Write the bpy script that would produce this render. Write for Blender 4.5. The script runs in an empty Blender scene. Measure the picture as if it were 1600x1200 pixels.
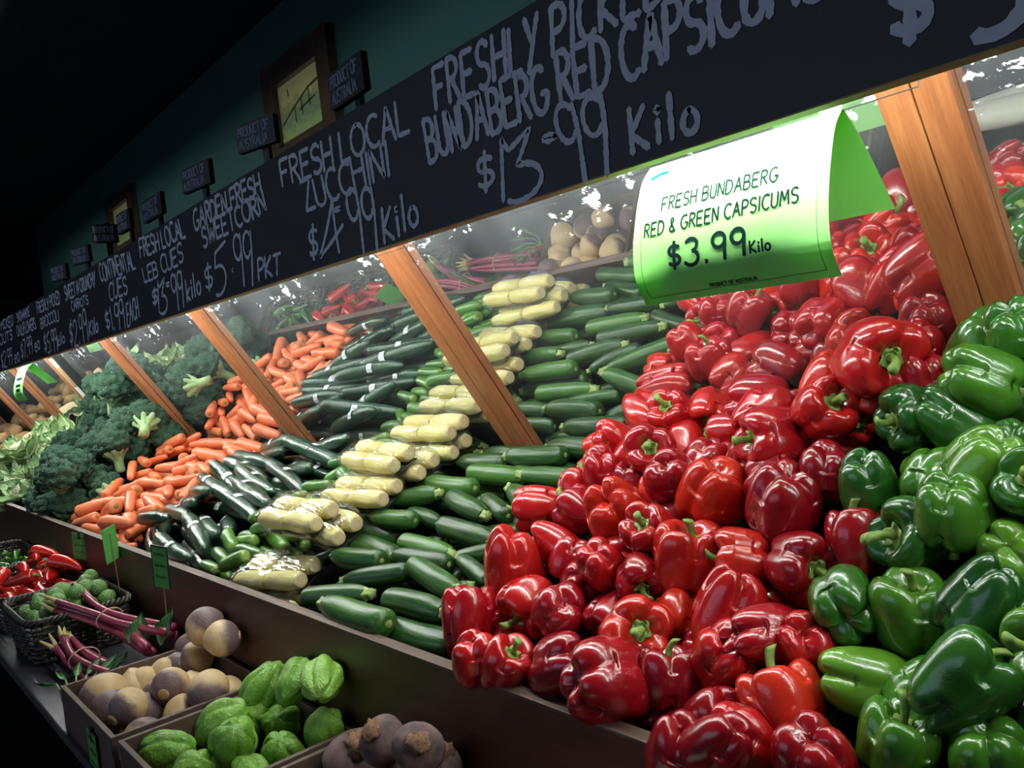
import bpy, bmesh, math, random
import numpy as np
from mathutils import Matrix, Vector

# ------------------------------------------------------------------ camera, world, lights
SC = bpy.context.scene
COL = SC.collection
# rows: world x (along the display, to the right), y (into the wall), z (up) in camera axes (right, down, forward)
CAM = np.array([[0.6542983103648935, -0.045304609251584874, -0.754878277230314],
                [0.7475732755669006, -0.11191174672024974, 0.6546830978452077],
                [-0.11413990849751188, -0.9926848711079389, -0.03935515165255732]])
FPX = 1258.0
cam_data = bpy.data.cameras.new('camera')
cam_data.sensor_fit = 'HORIZONTAL'; cam_data.sensor_width = 36.0
cam_data.lens = FPX / 1600.0 * 36.0
cam_data.clip_start = 0.02
cam = bpy.data.objects.new('camera', cam_data); COL.objects.link(cam)
_m = Matrix.Identity(4)
for _i in range(3):
    _m[_i][0] = CAM[_i][0]; _m[_i][1] = -CAM[_i][1]; _m[_i][2] = -CAM[_i][2]
cam.matrix_world = _m
SC.camera = cam

SC.view_settings.view_transform = 'Standard'
SC.view_settings.look = 'None'
SC.view_settings.gamma = 1.0
SC.view_settings.use_curve_mapping = False
SC.view_settings.exposure = 0.0

world = bpy.data.worlds.new('world'); SC.world = world; world.use_nodes = True
world.node_tree.nodes['Background'].inputs[0].default_value = (0.42, 0.55, 0.85, 1)
world.node_tree.nodes['Background'].inputs[1].default_value = 0.05

def area_light(name, loc, target, sx, sy, energy, color):
    d = bpy.data.lights.new(name, 'AREA'); d.shape = 'RECTANGLE'; d.size = sx; d.size_y = sy
    d.energy = energy; d.color = color
    o = bpy.data.objects.new(name, d); COL.objects.link(o); o.location = loc
    o.rotation_euler = (Vector(target) - Vector(loc)).to_track_quat('-Z', 'Y').to_euler()
    return o
# added area light behind the camera, standing in for assumed daylight; source unseen
area_light('assumed_daylight_fill', (-2.6, -3.6, 0.75), (-1.6, 0.8, -0.4), 5.0, 1.7, 30.0, (0.62, 0.76, 1.0))
TUBE_POWER = 70.0

# ------------------------------------------------------------------ geometry constants (camera at the origin, metres)
FLOOR_Z = -1.22
Y_F, Z_F = 0.601, -0.412                 # upper outer edge of the front board
AL = math.radians(32.76)                 # lean of the mirror
MN = np.array([0, math.cos(AL), math.sin(AL)])      # into the mirror
MU = np.array([0, -math.sin(AL), math.cos(AL)])     # up along the mirror
MP = np.array([0, 1.09, -0.097])
TH = math.atan2(0.25, 0.5)
SN = np.array([0, -math.sin(TH), math.cos(TH)]); SP = np.array([0, 0.6, -0.41])   # mean surface of the produce
BOARD_Y = 0.64                           # face of the chalkboards
SHELF_Z = -0.65

def ray(u, v): return CAM @ np.array([(u - 800.0) / FPX, (v - 600.0) / FPX, 1.0])
def on_y(u, v, y): r = ray(u, v); return r * y / r[1]
def on_z(u, v, z): r = ray(u, v); return r * z / r[2]
def on_s(u, v, off=0.0):
    r = ray(u, v); return r * (((SP + SN * off) @ SN) / (r @ SN))
def proj(p):
    c = CAM.T @ np.asarray(p, float); return 800 + FPX * c[0] / c[2], 600 + FPX * c[1] / c[2], c[2]

# ------------------------------------------------------------------ helpers
def mesh(name, V, F, smooth=True, mats=(), mi=None):
    me = bpy.data.meshes.new(name)
    me.from_pydata([tuple(map(float, v)) for v in V], [], [tuple(map(int, f)) for f in F])
    for m in mats: me.materials.append(m)
    if mi is not None: me.polygons.foreach_set('material_index', np.asarray(mi, dtype=np.int32))
    if smooth: me.polygons.foreach_set('use_smooth', [True] * len(me.polygons))
    me.update(); return me

def link(name, data, parent=None, loc=None, rot=None):
    o = bpy.data.objects.new(name, data); COL.objects.link(o)
    if parent is not None: o.parent = parent
    if loc is not None: o.location = [float(a) for a in loc]
    if rot is not None: o.rotation_euler = rot
    return o

def tag(o, label, cat, group=None):
    o['label'] = label; o['category'] = cat
    if group: o['group'] = group
    return o

def struct(o):
    o['kind'] = 'structure'; return o

class MB:
    """collects shapes into one mesh"""
    def __init__(s): s.V = []; s.F = []; s.M = []
    def add(s, V, F, m=0):
        b = len(s.V); s.V += [tuple(v) for v in V]; s.F += [tuple(i + b for i in f) for f in F]; s.M += [m] * len(F); return s
    def box(s, x0, x1, y0, y1, z0, z1, m=0, T=None, bev=0.0):
        bm = bmesh.new(); bmesh.ops.create_cube(bm, size=1)
        for v in bm.verts:
            v.co = Vector((x0 if v.co.x < 0 else x1, y0 if v.co.y < 0 else y1, z0 if v.co.z < 0 else z1))
        if bev: bmesh.ops.bevel(bm, geom=bm.edges[:], offset=bev, segments=2, affect='EDGES', profile=0.6)
        bm.verts.index_update()
        V = [v.co.copy() for v in bm.verts]
        if T is not None: V = [T @ v for v in V]
        s.add(V, [[v.index for v in f.verts] for f in bm.faces], m); bm.free(); return s
    def tube(s, P, R, n=8, m=0, caps=True):
        V, F = tube_vf(P, R, n, caps); return s.add(V, F, m)
    def build(s, name, mats, parent=None, smooth=False, loc=None):
        return link(name, mesh(name, s.V, s.F, smooth, mats, s.M), parent, loc)

def tube_vf(P, R, n=8, caps=True):
    P = np.asarray(P, float); k = len(P)
    R = np.full(k, R, float) if np.isscalar(R) else np.asarray(R, float)
    T = np.gradient(P, axis=0); T /= np.linalg.norm(T, axis=1)[:, None] + 1e-12
    up = np.array([0, 0, 1.0]) if abs(T[0][2]) < 0.9 else np.array([1.0, 0, 0])
    N = np.cross(T[0], up); N /= np.linalg.norm(N); V = []
    a = np.arange(n) / n * 2 * math.pi
    for i in range(k):
        N = N - T[i] * (N @ T[i]); N /= np.linalg.norm(N) + 1e-12
        B = np.cross(T[i], N)
        V += list(P[i] + R[i] * (np.cos(a)[:, None] * N + np.sin(a)[:, None] * B))
    F = [(i * n + j, i * n + (j + 1) % n, (i + 1) * n + (j + 1) % n, (i + 1) * n + j) for i in range(k - 1) for j in range(n)]
    if caps:
        F.append(tuple(range(n - 1, -1, -1))); F.append(tuple((k - 1) * n + j for j in range(n)))
    return V, F

def spline(P, n):
    """Catmull-Rom through P, n samples"""
    P = np.asarray(P, float); k = len(P)
    if k == 2: return P[0] + (P[1] - P[0]) * np.linspace(0, 1, n)[:, None]
    Q = np.vstack([2 * P[0] - P[1], P, 2 * P[-1] - P[-2]])
    t = np.linspace(0, k - 1 - 1e-9, n); i = t.astype(int); f = (t - i)[:, None]
    a, b, c, d = Q[i], Q[i + 1], Q[i + 2], Q[i + 3]
    return 0.5 * ((2 * b) + (c - a) * f + (2 * a - 5 * b + 4 * c - d) * f ** 2 + (3 * b - a - 3 * c + d) * f ** 3)

# ------------------------------------------------------------------ materials
def mat(name):
    m = bpy.data.materials.new(name); m.use_nodes = True
    nt = m.node_tree; return m, nt, nt.nodes['Principled BSDF']
def nd(nt, t, **kw):
    n = nt.nodes.new(t)
    for k, v in kw.items(): setattr(n, k, v)
    return n
def ramp(nt, fac, stops, interp='LINEAR'):
    r = nd(nt, 'ShaderNodeValToRGB'); r.color_ramp.interpolation = interp
    e = r.color_ramp.elements
    while len(e) < len(stops): e.new(0.5)
    for i, (p, c) in enumerate(stops):
        e[i].position = p; e[i].color = (c[0], c[1], c[2], 1)
    nt.links.new(fac, r.inputs[0]); return r.outputs[0]
def coords(nt, kind='Object', scale=(1, 1, 1), rot=(0, 0, 0)):
    t = nd(nt, 'ShaderNodeTexCoord'); mp = nd(nt, 'ShaderNodeMapping')
    mp.inputs['Scale'].default_value = scale; mp.inputs['Rotation'].default_value = rot
    nt.links.new(t.outputs[kind], mp.inputs[0]); return mp.outputs[0]
def noise(nt, vec, scale=5, detail=3, rough=0.5, w=None):
    n = nd(nt, 'ShaderNodeTexNoise'); n.inputs['Scale'].default_value = scale; n.inputs['Detail'].default_value = detail
    n.inputs['Roughness'].default_value = rough; nt.links.new(vec, n.inputs['Vector']); return n.outputs[0]
def mix(nt, fac, a, b, mode='MIX'):
    n = nd(nt, 'ShaderNodeMix', data_type='RGBA', blend_type=mode)
    for sock, val in ((n.inputs[0], fac), (n.inputs[6], a), (n.inputs[7], b)):
        if hasattr(val, 'is_linked'): nt.links.new(val, sock)
        elif isinstance(val, (int, float)): sock.default_value = val
        else: sock.default_value = (val[0], val[1], val[2], 1)
    return n.outputs[2]
def bump(nt, b, h, strength=0.3, dist=0.01):
    n = nd(nt, 'ShaderNodeBump'); n.inputs['Strength'].default_value = strength; n.inputs['Distance'].default_value = dist
    nt.links.new(h, n.inputs['Height']); nt.links.new(n.outputs[0], b.inputs['Normal']); return n
def rnd(nt): return nd(nt, 'ShaderNodeObjectInfo').outputs['Random']
def math_n(nt, op, a, b=0.0):
    n = nd(nt, 'ShaderNodeMath', operation=op)
    for sock, val in ((n.inputs[0], a), (n.inputs[1], b)):
        if hasattr(val, 'is_linked'): nt.links.new(val, sock)
        else: sock.default_value = val
    return n.outputs[0]
def axis(nt, vec, i):
    s = nd(nt, 'ShaderNodeSeparateXYZ'); nt.links.new(vec, s.inputs[0]); return s.outputs[i]

def simple(name, col, rough=0.5, spec=0.5, nscale=None, col2=None, kind='Object', bump_s=0.0, scale=(1, 1, 1), detail=4, metal=0.0):
    m, nt, b = mat(name)
    b.inputs['Roughness'].default_value = rough; b.inputs['Specular IOR Level'].default_value = spec; b.inputs['Metallic'].default_value = metal
    if nscale:
        nz = noise(nt, coords(nt, kind, scale), nscale, detail, 0.6)
        nt.links.new(ramp(nt, nz, [(0.3, col), (0.7, col2 or col)]), b.inputs['Base Color'])
        if bump_s: bump(nt, b, nz, bump_s, 0.004)
    else: b.inputs['Base Color'].default_value = (*col, 1)
    return m

def skin(name, stops, rough=0.2, mottle=0.25, dark=(0.5, 0.5, 0.5), nscale=4.0, coat=0.3, bump_s=0.05, bscale=18, sss=0.0):
    """waxy vegetable skin; colour differs from object to object"""
    m, nt, b = mat(name); v = coords(nt)
    base = ramp(nt, rnd(nt), stops)
    nz = noise(nt, v, nscale, 4, 0.55)
    shade = ramp(nt, nz, [(0.35, dark), (0.62, (1, 1, 1))])
    nt.links.new(mix(nt, mottle, base, shade, 'MULTIPLY'), b.inputs['Base Color'])
    b.inputs['Roughness'].default_value = rough; b.inputs['Coat Weight'].default_value = coat; b.inputs['Coat Roughness'].default_value = 0.08
    b.inputs['Specular IOR Level'].default_value = 0.5
    if sss: b.inputs['Subsurface Weight'].default_value = sss; b.inputs['Subsurface Radius'].default_value = (0.01, 0.003, 0.002)
    bump(nt, b, noise(nt, v, bscale, 3, 0.6), bump_s, 0.02)
    return m

M = {}
M['red'] = skin('red_capsicum_skin', [(0.0, (0.22, 0.004, 0.010)), (0.35, (0.34, 0.006, 0.011)), (0.75, (0.43, 0.009, 0.010)), (1.0, (0.56, 0.026, 0.010))], 0.22, 0.3, (0.55, 0.4, 0.4), 2.2, 0.35)
M['green'] = skin('green_capsicum_skin', [(0.0, (0.010, 0.058, 0.010)), (0.3, (0.026, 0.115, 0.011)), (0.7, (0.050, 0.165, 0.013)), (1.0, (0.10, 0.24, 0.017))], 0.22, 0.4, (0.35, 0.5, 0.5), 2.0, 0.35)
M['cap_stem'] = simple('capsicum_stem_skin', (0.10, 0.20, 0.03), 0.5, 0.4, 9, (0.26, 0.36, 0.09))
def streaked(name, stops, streak, rough, amount, ns=(2, 26, 26), coat=0.15, tip=None):
    m, nt, b = mat(name)
    base = ramp(nt, rnd(nt), stops)
    st = noise(nt, coords(nt, 'Object', ns), 1.0, 4, 0.65)
    f = ramp(nt, st, [(0.42, (0, 0, 0)), (0.68, (1, 1, 1))])
    c = mix(nt, math_n(nt, 'MULTIPLY', f, amount), base, streak)
    sp = noise(nt, coords(nt, 'Object'), 60, 2, 0.6)
    c = mix(nt, math_n(nt, 'MULTIPLY', ramp(nt, sp, [(0.62, (0, 0, 0)), (0.72, (1, 1, 1))]), amount * 0.7), c, streak)
    if tip is not None:
        x = axis(nt, coords(nt, 'Object'), 0)
        c = mix(nt, ramp(nt, math_n(nt, 'ABSOLUTE', x), [(0.42, (0, 0, 0)), (0.5, (0.8, 0.8, 0.8))]), c, tip)
    nt.links.new(c, b.inputs['Base Color'])
    b.inputs['Roughness'].default_value = rough; b.inputs['Coat Weight'].default_value = coat; b.inputs['Coat Roughness'].default_value = 0.15
    bump(nt, b, st, 0.12, 0.01)
    return m
M['zucchini'] = streaked('zucchini_skin', [(0, (0.005, 0.028, 0.006)), (0.5, (0.010, 0.050, 0.009)), (0.85, (0.025, 0.095, 0.012)), (1, (0.045, 0.135, 0.018))], (0.085, 0.18, 0.04), 0.36, 0.5, coat=0.06)
M['zuc_stem'] = simple('zucchini_stem_skin', (0.16, 0.26, 0.06), 0.55, 0.4, 14, (0.40, 0.45, 0.18))
M['leb'] = streaked('lebanese_cucumber_skin', [(0, (0.025, 0.10, 0.015)), (0.5, (0.045, 0.15, 0.02)), (1, (0.09, 0.22, 0.03))], (0.16, 0.30, 0.07), 0.3, 0.35, (2, 18, 18), 0.2, (0.30, 0.40, 0.10))
M['cont'] = streaked('continental_cucumber_skin', [(0, (0.008, 0.036, 0.020)), (1, (0.018, 0.068, 0.03))], (0.05, 0.13, 0.05), 0.35, 0.4, (2, 22, 22))
M['carrot'] = skin('carrot_skin', [(0, (0.68, 0.15, 0.050)), (0.5, (0.78, 0.20, 0.080)), (1, (0.82, 0.25, 0.11))], 0.42, 0.35, (0.75, 0.6, 0.5), 6, 0.1, 0.1, 14)
M['carrot_top'] = simple('carrot_crown_skin', (0.20, 0.12, 0.03), 0.7, 0.2, 30, (0.30, 0.26, 0.06))

def film():
    m, nt, b = mat('clear_cling_film')
    out = nt.nodes['Material Output']
    t = nd(nt, 'ShaderNodeBsdfTransparent'); t.inputs[0].default_value = (0.97, 0.98, 0.98, 1)
    g = nd(nt, 'ShaderNodeBsdfGlossy'); g.inputs['Roughness'].default_value = 0.07
    nz = noise(nt, coords(nt, 'Object', (1, 1, 1)), 22, 4, 0.6)
    bp = nd(nt, 'ShaderNodeBump'); bp.inputs['Strength'].default_value = 0.5; bp.inputs['Distance'].default_value = 0.006
    nt.links.new(nz, bp.inputs['Height']); nt.links.new(bp.outputs[0], g.inputs['Normal'])
    lw = nd(nt, 'ShaderNodeLayerWeight'); lw.inputs[0].default_value = 0.35; nt.links.new(bp.outputs[0], lw.inputs['Normal'])
    f = math_n(nt, 'ADD', math_n(nt, 'MULTIPLY', lw.outputs['Facing'], 0.30), 0.05)
    mx = nd(nt, 'ShaderNodeMixShader'); nt.links.new(f, mx.inputs[0]); nt.links.new(t.outputs[0], mx.inputs[1]); nt.links.new(g.outputs[0], mx.inputs[2])
    nt.links.new(mx.outputs[0], out.inputs[0]); return m
M['film'] = film()
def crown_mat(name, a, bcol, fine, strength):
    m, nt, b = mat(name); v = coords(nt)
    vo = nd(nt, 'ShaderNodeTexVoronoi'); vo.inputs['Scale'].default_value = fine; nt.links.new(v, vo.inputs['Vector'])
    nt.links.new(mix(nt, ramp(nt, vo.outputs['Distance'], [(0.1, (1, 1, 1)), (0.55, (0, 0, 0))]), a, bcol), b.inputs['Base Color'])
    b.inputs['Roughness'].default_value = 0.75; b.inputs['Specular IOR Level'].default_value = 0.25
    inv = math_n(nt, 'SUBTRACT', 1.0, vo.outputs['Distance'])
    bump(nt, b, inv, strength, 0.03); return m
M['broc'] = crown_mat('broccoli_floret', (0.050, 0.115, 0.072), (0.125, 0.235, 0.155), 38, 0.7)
M['broc_stalk'] = simple('broccoli_stalk_skin', (0.22, 0.35, 0.14), 0.6, 0.3, 8, (0.38, 0.50, 0.26))
M['curd'] = crown_mat('cauliflower_curd', (0.72, 0.66, 0.45), (0.85, 0.80, 0.62), 30, 0.5)
def leaf_mat(name, body, body2, rib):
    m, nt, b = mat(name)
    u = coords(nt, 'UV'); x = axis(nt, u, 0); y = axis(nt, u, 1)
    ax = math_n(nt, 'ABSOLUTE', math_n(nt, 'SUBTRACT', x, 0.5))
    w = nd(nt, 'ShaderNodeTexWave', wave_type='BANDS', bands_direction='Y'); w.inputs['Scale'].default_value = 1.0; w.inputs['Distortion'].default_value = 0.6
    cb = nd(nt, 'ShaderNodeCombineXYZ'); nt.links.new(math_n(nt, 'ADD', math_n(nt, 'MULTIPLY', y, 2.4), math_n(nt, 'MULTIPLY', ax, -2.0)), cb.inputs[1])
    nt.links.new(cb.outputs[0], w.inputs['Vector'])
    vein = ramp(nt, w.outputs['Fac'], [(0.90, (0, 0, 0)), (1.0, (0.4, 0.4, 0.4))])
    mid = ramp(nt, ax, [(0.03, (1, 1, 1)), (0.10, (0, 0, 0))])
    nz = noise(nt, coords(nt), 12, 3)
    c = mix(nt, ramp(nt, nz, [(0.35, (0, 0, 0)), (0.65, (1, 1, 1))]), body, body2)
    c = mix(nt, math_n(nt, 'MAXIMUM', vein, mid), c, rib)
    nt.links.new(c, b.inputs['Base Color']); b.inputs['Roughness'].default_value = 0.5
    bump(nt, b, w.outputs['Fac'], 0.2, 0.01); return m
M['leaf'] = leaf_mat('cauliflower_leaf', (0.18, 0.32, 0.12), (0.30, 0.46, 0.20), (0.66, 0.72, 0.44))
M['herb'] = leaf_mat('dark_leaf', (0.02, 0.09, 0.02), (0.05, 0.16, 0.04), (0.20, 0.30, 0.12))
M['husk'] = streaked('sweetcorn_husk', [(0, (0.70, 0.58, 0.17)), (0.6, (0.78, 0.64, 0.24)), (1, (0.60, 0.58, 0.18))], (0.88, 0.80, 0.46), 0.5, 0.7, (1.5, 40, 40), 0.0)
M['kernel'] = simple('sweetcorn_cut_end', (0.62, 0.46, 0.22), 0.6, 0.3, 30, (0.80, 0.68, 0.40))
M['tray'] = simple('black_foam_tray', (0.012, 0.012, 0.013), 0.5)
M['sticker'] = simple('white_barcode_label', (0.85, 0.85, 0.88), 0.45)
M['ink'] = simple('dark_printed_ink', (0.010, 0.026, 0.026), 0.9, 0.0)
M['ink_black'] = simple('black_printed_ink', (0.008, 0.008, 0.008), 0.6)

def wood(name, a, b2, c, scale=(1, 1, 1), rough=0.45, nscale=3.0):
    m, nt, b = mat(name)
    v = coords(nt, 'Object', scale)
    nz = noise(nt, v, nscale, 6, 0.65)
    fine = noise(nt, coords(nt, 'Object', tuple(s * 5 for s in scale)), nscale, 3, 0.6)
    col = ramp(nt, nz, [(0.3, a), (0.5, b2), (0.72, c)])
    col = mix(nt, 0.35, col, ramp(nt, fine, [(0.35, (0.55, 0.5, 0.45)), (0.6, (1, 1, 1))]), 'MULTIPLY')
    nt.links.new(col, b.inputs['Base Color']); b.inputs['Roughness'].default_value = rough
    bump(nt, b, fine, 0.08, 0.005); return m
M['post'] = wood('varnished_pine', (0.25, 0.082, 0.028), (0.33, 0.115, 0.042), (0.41, 0.165, 0.066), (26, 1.6, 26), 0.42)
M['counter'] = wood('dark_stained_timber', (0.058, 0.020, 0.010), (0.080, 0.029, 0.014), (0.105, 0.040, 0.020), (1.2, 12, 12), 0.45)
M['counter_edge'] = wood('worn_timber_edge', (0.055, 0.030, 0.020), (0.10, 0.06, 0.045), (0.22, 0.16, 0.13), (1.5, 20, 20), 0.5)
M['shelf'] = simple('dark_shelf_laminate', (0.035, 0.033, 0.042), 0.35, 0.5, 3, (0.055, 0.050, 0.062))
M['liner'] = simple('black_bed_liner', (0.006, 0.006, 0.006), 0.95, 0.0)
M['frame_wood'] = wood('dark_picture_frame_wood', (0.022, 0.013, 0.008), (0.032, 0.019, 0.011), (0.045, 0.027, 0.016), (4, 4, 20), 0.4)
M['wall'] = simple('deep_green_wall_paint', (0.008, 0.036, 0.036), 0.7, 0.3, 2, (0.010, 0.044, 0.043))
M['ceiling'] = simple('near_black_ceiling_paint', (0.010, 0.017, 0.020), 0.8)
M['floor'] = simple('dark_concrete_floor', (0.05, 0.05, 0.055), 0.5, 0.4, 3, (0.075, 0.075, 0.08))
M['board'] = simple('chalkboard_paint', (0.024, 0.024, 0.028), 0.5, 0.4, 5, (0.034, 0.034, 0.038))
M['board_edge'] = simple('raw_board_edge', (0.30, 0.22, 0.10), 0.6)
M['chalk'] = simple('chalk_marker_paint', (0.62, 0.66, 0.78), 0.8, 0.2, 60, (0.78, 0.80, 0.88))
M['black_wood'] = simple('matt_black_painted_wood', (0.008, 0.009, 0.012), 0.5)
M['wicker'] = simple('dark_wicker', (0.018, 0.013, 0.010), 0.45, 0.5, 20, (0.05, 0.036, 0.028))
M['ticket'] = simple('green_ticket_card', (0.07, 0.30, 0.06), 0.55, 0.3, 6, (0.10, 0.36, 0.08))
M['skewer'] = simple('bamboo_skewer', (0.30, 0.17, 0.09), 0.6)
M['swede'] = None
# ------------------------------------------------------------------ the room
def plane_box(name, x0, x1, y0, y1, z0, z1, m):
    return struct(MB().box(x0, x1, y0, y1, z0, z1).build(name, [m]))
plane_box('floor', -11.5, 3.2, -4.5, 2.6, FLOOR_Z - 0.05, FLOOR_Z, M['floor'])
plane_box('ceiling', -11.5, 3.2, -1.2, 2.6, 1.365, 1.42, M['ceiling'])
plane_box('wall_back', -7.04, 3.2, 1.45, 1.55, FLOOR_Z, 1.365, M['wall'])
plane_box('wall_far', -11.5, -7.04, 2.35, 2.45, FLOOR_Z, 1.365, M['ceiling'])
plane_box('wall_left', -11.6, -11.5, -4.5, 2.6, FLOOR_Z, 1.365, M['ceiling'])

# ------------------------------------------------------------------ the long display counter
def mound(x, y):
    s = lambda a, b, t: np.clip((t - a) / (b - a), 0, 1) ** 2 * (3 - 2 * np.clip((t - a) / (b - a), 0, 1))
    x = np.asarray(x, float); y = np.asarray(y, float)
    g = s(-0.68, -0.42, x)
    r = s(-1.02, -0.90, x) * (1 - g)
    b = s(-3.20, -3.35, x)
    return g * (0.165 * s(0.68, 1.0, y)) + r * 0.065 * s(0.68, 0.95, y) + b * (0.01 + 0.06 * s(0.70, 0.98, y))
def bed_z(x, y): return -0.500 + (np.asarray(y, float) - 0.62) * 0.414 + mound(x, y)
counter = tag(link('display_counter', None), 'long dark timber sloping produce counter with a lower front shelf', 'display counter')
counter.location = (-3.0, 0.6, FLOOR_Z)
def cpart(mb, name, m, smooth=False):
    return mb.build(name, [m], counter, smooth, (3.0, -0.6, -FLOOR_Z))
X0, X1 = -7.4, 1.12
nx, ny = 150, 22
_V = []
for _top in (0, 1):
    for i in range(nx + 1):
        x = X0 + (X1 - X0) * i / nx
        ye = next(y for y in np.arange(1.19, 0.9, -0.004) if bed_z(x, y) < MP[2] - (y - MP[1]) / math.tan(AL) - 0.012)
        for j in range(ny + 1):
            yb = 0.622 + (ye - 0.622) * j / ny
            _V.append((x, yb, float(bed_z(x, yb)) - (0.0 if _top else 0.03)))
_N = (nx + 1) * (ny + 1); _F = []
ix = lambda t, i, j: t * _N + i * (ny + 1) + j
for i in range(nx):
    for j in range(ny):
        _F.append((ix(1, i, j), ix(1, i + 1, j), ix(1, i + 1, j + 1), ix(1, i, j + 1)))
        _F.append((ix(0, i, j), ix(0, i, j + 1), ix(0, i + 1, j + 1), ix(0, i + 1, j)))
for i in range(nx):
    _F.append((ix(0, i, 0), ix(0, i + 1, 0), ix(1, i + 1, 0), ix(1, i, 0))); _F.append((ix(0, i + 1, ny), ix(0, i, ny), ix(1, i, ny), ix(1, i + 1, ny)))
cpart(MB().add(_V, _F), 'sloping_bed', M['liner'], True)
cpart(MB().box(X0, X1, Y_F, Y_F + 0.020, SHELF_Z, Z_F - 0.003, bev=0.001), 'front_board', M['counter'])
cpart(MB().box(X0, X1, Y_F - 0.0005, Y_F + 0.0205, Z_F - 0.003, Z_F, bev=0.001), 'worn_top_edge', M['counter_edge'])
cpart(MB().box(X0, X1, 0.303, Y_F + 0.02, SHELF_Z - 0.022, SHELF_Z, bev=0.004), 'lower_shelf', M['shelf'])
cpart(MB().box(X0, X1, 0.34, 0.365, FLOOR_Z, SHELF_Z - 0.022), 'kick_panel', M['liner'])
cpart(MB().box(X0, X0 + 0.02, 0.365, 1.19, FLOOR_Z, -0.52).box(X1 - 0.02, X1, 0.365, 1.19, FLOOR_Z, -0.52), 'end_panel', M['counter'])

# ------------------------------------------------------------------ mirror and posts
def mirror_mat():
    m, nt, b = mat('dusty_mirror'); out = nt.nodes['Material Output']
    g = nd(nt, 'ShaderNodeBsdfGlossy'); g.inputs['Color'].default_value = (0.90, 0.93, 0.92, 1); g.inputs['Roughness'].default_value = 0.0
    b.inputs['Base Color'].default_value = (0.55, 0.58, 0.60, 1); b.inputs['Roughness'].default_value = 0.8
    v = coords(nt); y = axis(nt, v, 1)
    haze = noise(nt, coords(nt, 'Object', (6, 1.2, 1)), 1.6, 4, 0.6)
    hz = math_n(nt, 'MULTIPLY', ramp(nt, haze, [(0.3, (0.25, 0.25, 0.25)), (0.75, (1, 1, 1))]), ramp(nt, y, [(-0.0, (0.05, 0.05, 0.05)), (0.20, (0.075, 0.075, 0.075)), (0.42, (0.21, 0.21, 0.21))]))
    # scraped flecks of old paint along the upper strip of the glass
    fl = noise(nt, coords(nt, 'Object', (1.0, 1.6, 1)), 24, 6, 0.68)
    patch = noise(nt, coords(nt, 'Object', (1.0, 1.0, 1)), 4.2, 2, 0.5)
    th = ramp(nt, y, [(0.24, (0, 0, 0)), (0.40, (1, 1, 1))])
    s = math_n(nt, 'ADD', math_n(nt, 'MULTIPLY', fl, 0.62), math_n(nt, 'ADD', math_n(nt, 'MULTIPLY', patch, 0.30), math_n(nt, 'MULTIPLY', th, 0.115)))
    spots = ramp(nt, s, [(0.600, (0, 0, 0)), (0.616, (1, 1, 1))])
    spots = math_n(nt, 'MULTIPLY', spots, ramp(nt, y, [(0.22, (0, 0, 0)), (0.27, (1, 1, 1))]))
    fac = math_n(nt, 'MAXIMUM', hz, spots)
    nt.links.new(mix(nt, spots, (0.50, 0.53, 0.56), (0.80, 0.84, 0.88)), b.inputs['Base Color'])
    mx = nd(nt, 'ShaderNodeMixShader'); nt.links.new(fac, mx.inputs[0]); nt.links.new(g.outputs[0], mx.inputs[1]); nt.links.new(b.outputs[0], mx.inputs[2])
    nt.links.new(mx.outputs[0], out.inputs[0]); return m
M['mirror'] = mirror_mat()
POST_X = [-0.371 - 0.984 * k for k in range(-1, 8)]
POST_X[2] = -1.355; POST_X[3] = -2.407; POST_X[4] = -3.391; POST_X[5] = -4.374
MROT = Matrix(((1, 0, 0), (0, MU[1], -MN[1]), (0, MU[2], -MN[2]))).to_4x4()       # local x along, y up the glass, z towards the viewer
bays = ['by the green capsicums at the right end', 'behind the red capsicums and corn', 'behind the cucumbers', 'behind the carrots and broccoli', 'behind the broccoli', 'behind the cauliflowers', 'behind the pumpkin wedges', 'at the far left end']
for k in range(8):
    xa, xb = POST_X[k + 1] + 0.035, POST_X[k] + 0.035
    mb = MB().box(xa + 0.0005 - (xa + xb) / 2, xb - 0.0005 - (xa + xb) / 2, -0.175, 0.47, -0.005, 0.0)
    o = mb.build('mirror_panel', [M['mirror']])
    o.matrix_world = Matrix.Translation(((xa + xb) / 2, MP[1], MP[2])) @ MROT
    tag(o, f'leaning dusty mirror panel {bays[k]}', 'mirror', 'mirror panels behind the produce')
pl = ['to the right of the green capsicums', 'nearest and widest, rising from the capsicums', 'between the corn and the zucchini', 'behind the continental cucumbers and carrots', 'behind the broccoli',
      'beside the printed card behind the broccoli', 'behind the green hanging ticket at the far left', 'among the far pumpkins', 'at the far left end']
for k, px in enumerate(POST_X):
    mb = MB()
    mb.box(-0.035, -0.0006, -0.178, 0.44, 0.001, 0.020, bev=0.0012).box(0.0006, 0.036, -0.178, 0.44, 0.001, 0.0195, bev=0.0012)
    o = mb.build('wooden_post', [M['post']])
    o.matrix_world = Matrix.Translation((px + 0.035, MP[1], MP[2])) @ MROT
    tag(o, f'leaning orange pine post on the mirror, {pl[k]}'[:200], 'post', 'leaning pine posts on the mirror')
    if k in (0, 1, 2, 3):
        bm_ = MB()
        for q in range(2):
            a = np.arange(8) / 8 * 2 * math.pi
            c = np.array([-0.012 + 0.02 * q, -0.02 - 0.004 * q])
            bm_.add([(c[0] + 0.0016 * math.cos(t), c[1] + 0.0016 * math.sin(t), 0.0204) for t in a], [tuple(range(8))])
        bm_.build('nail_hole', [M['tray']], o)

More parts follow.
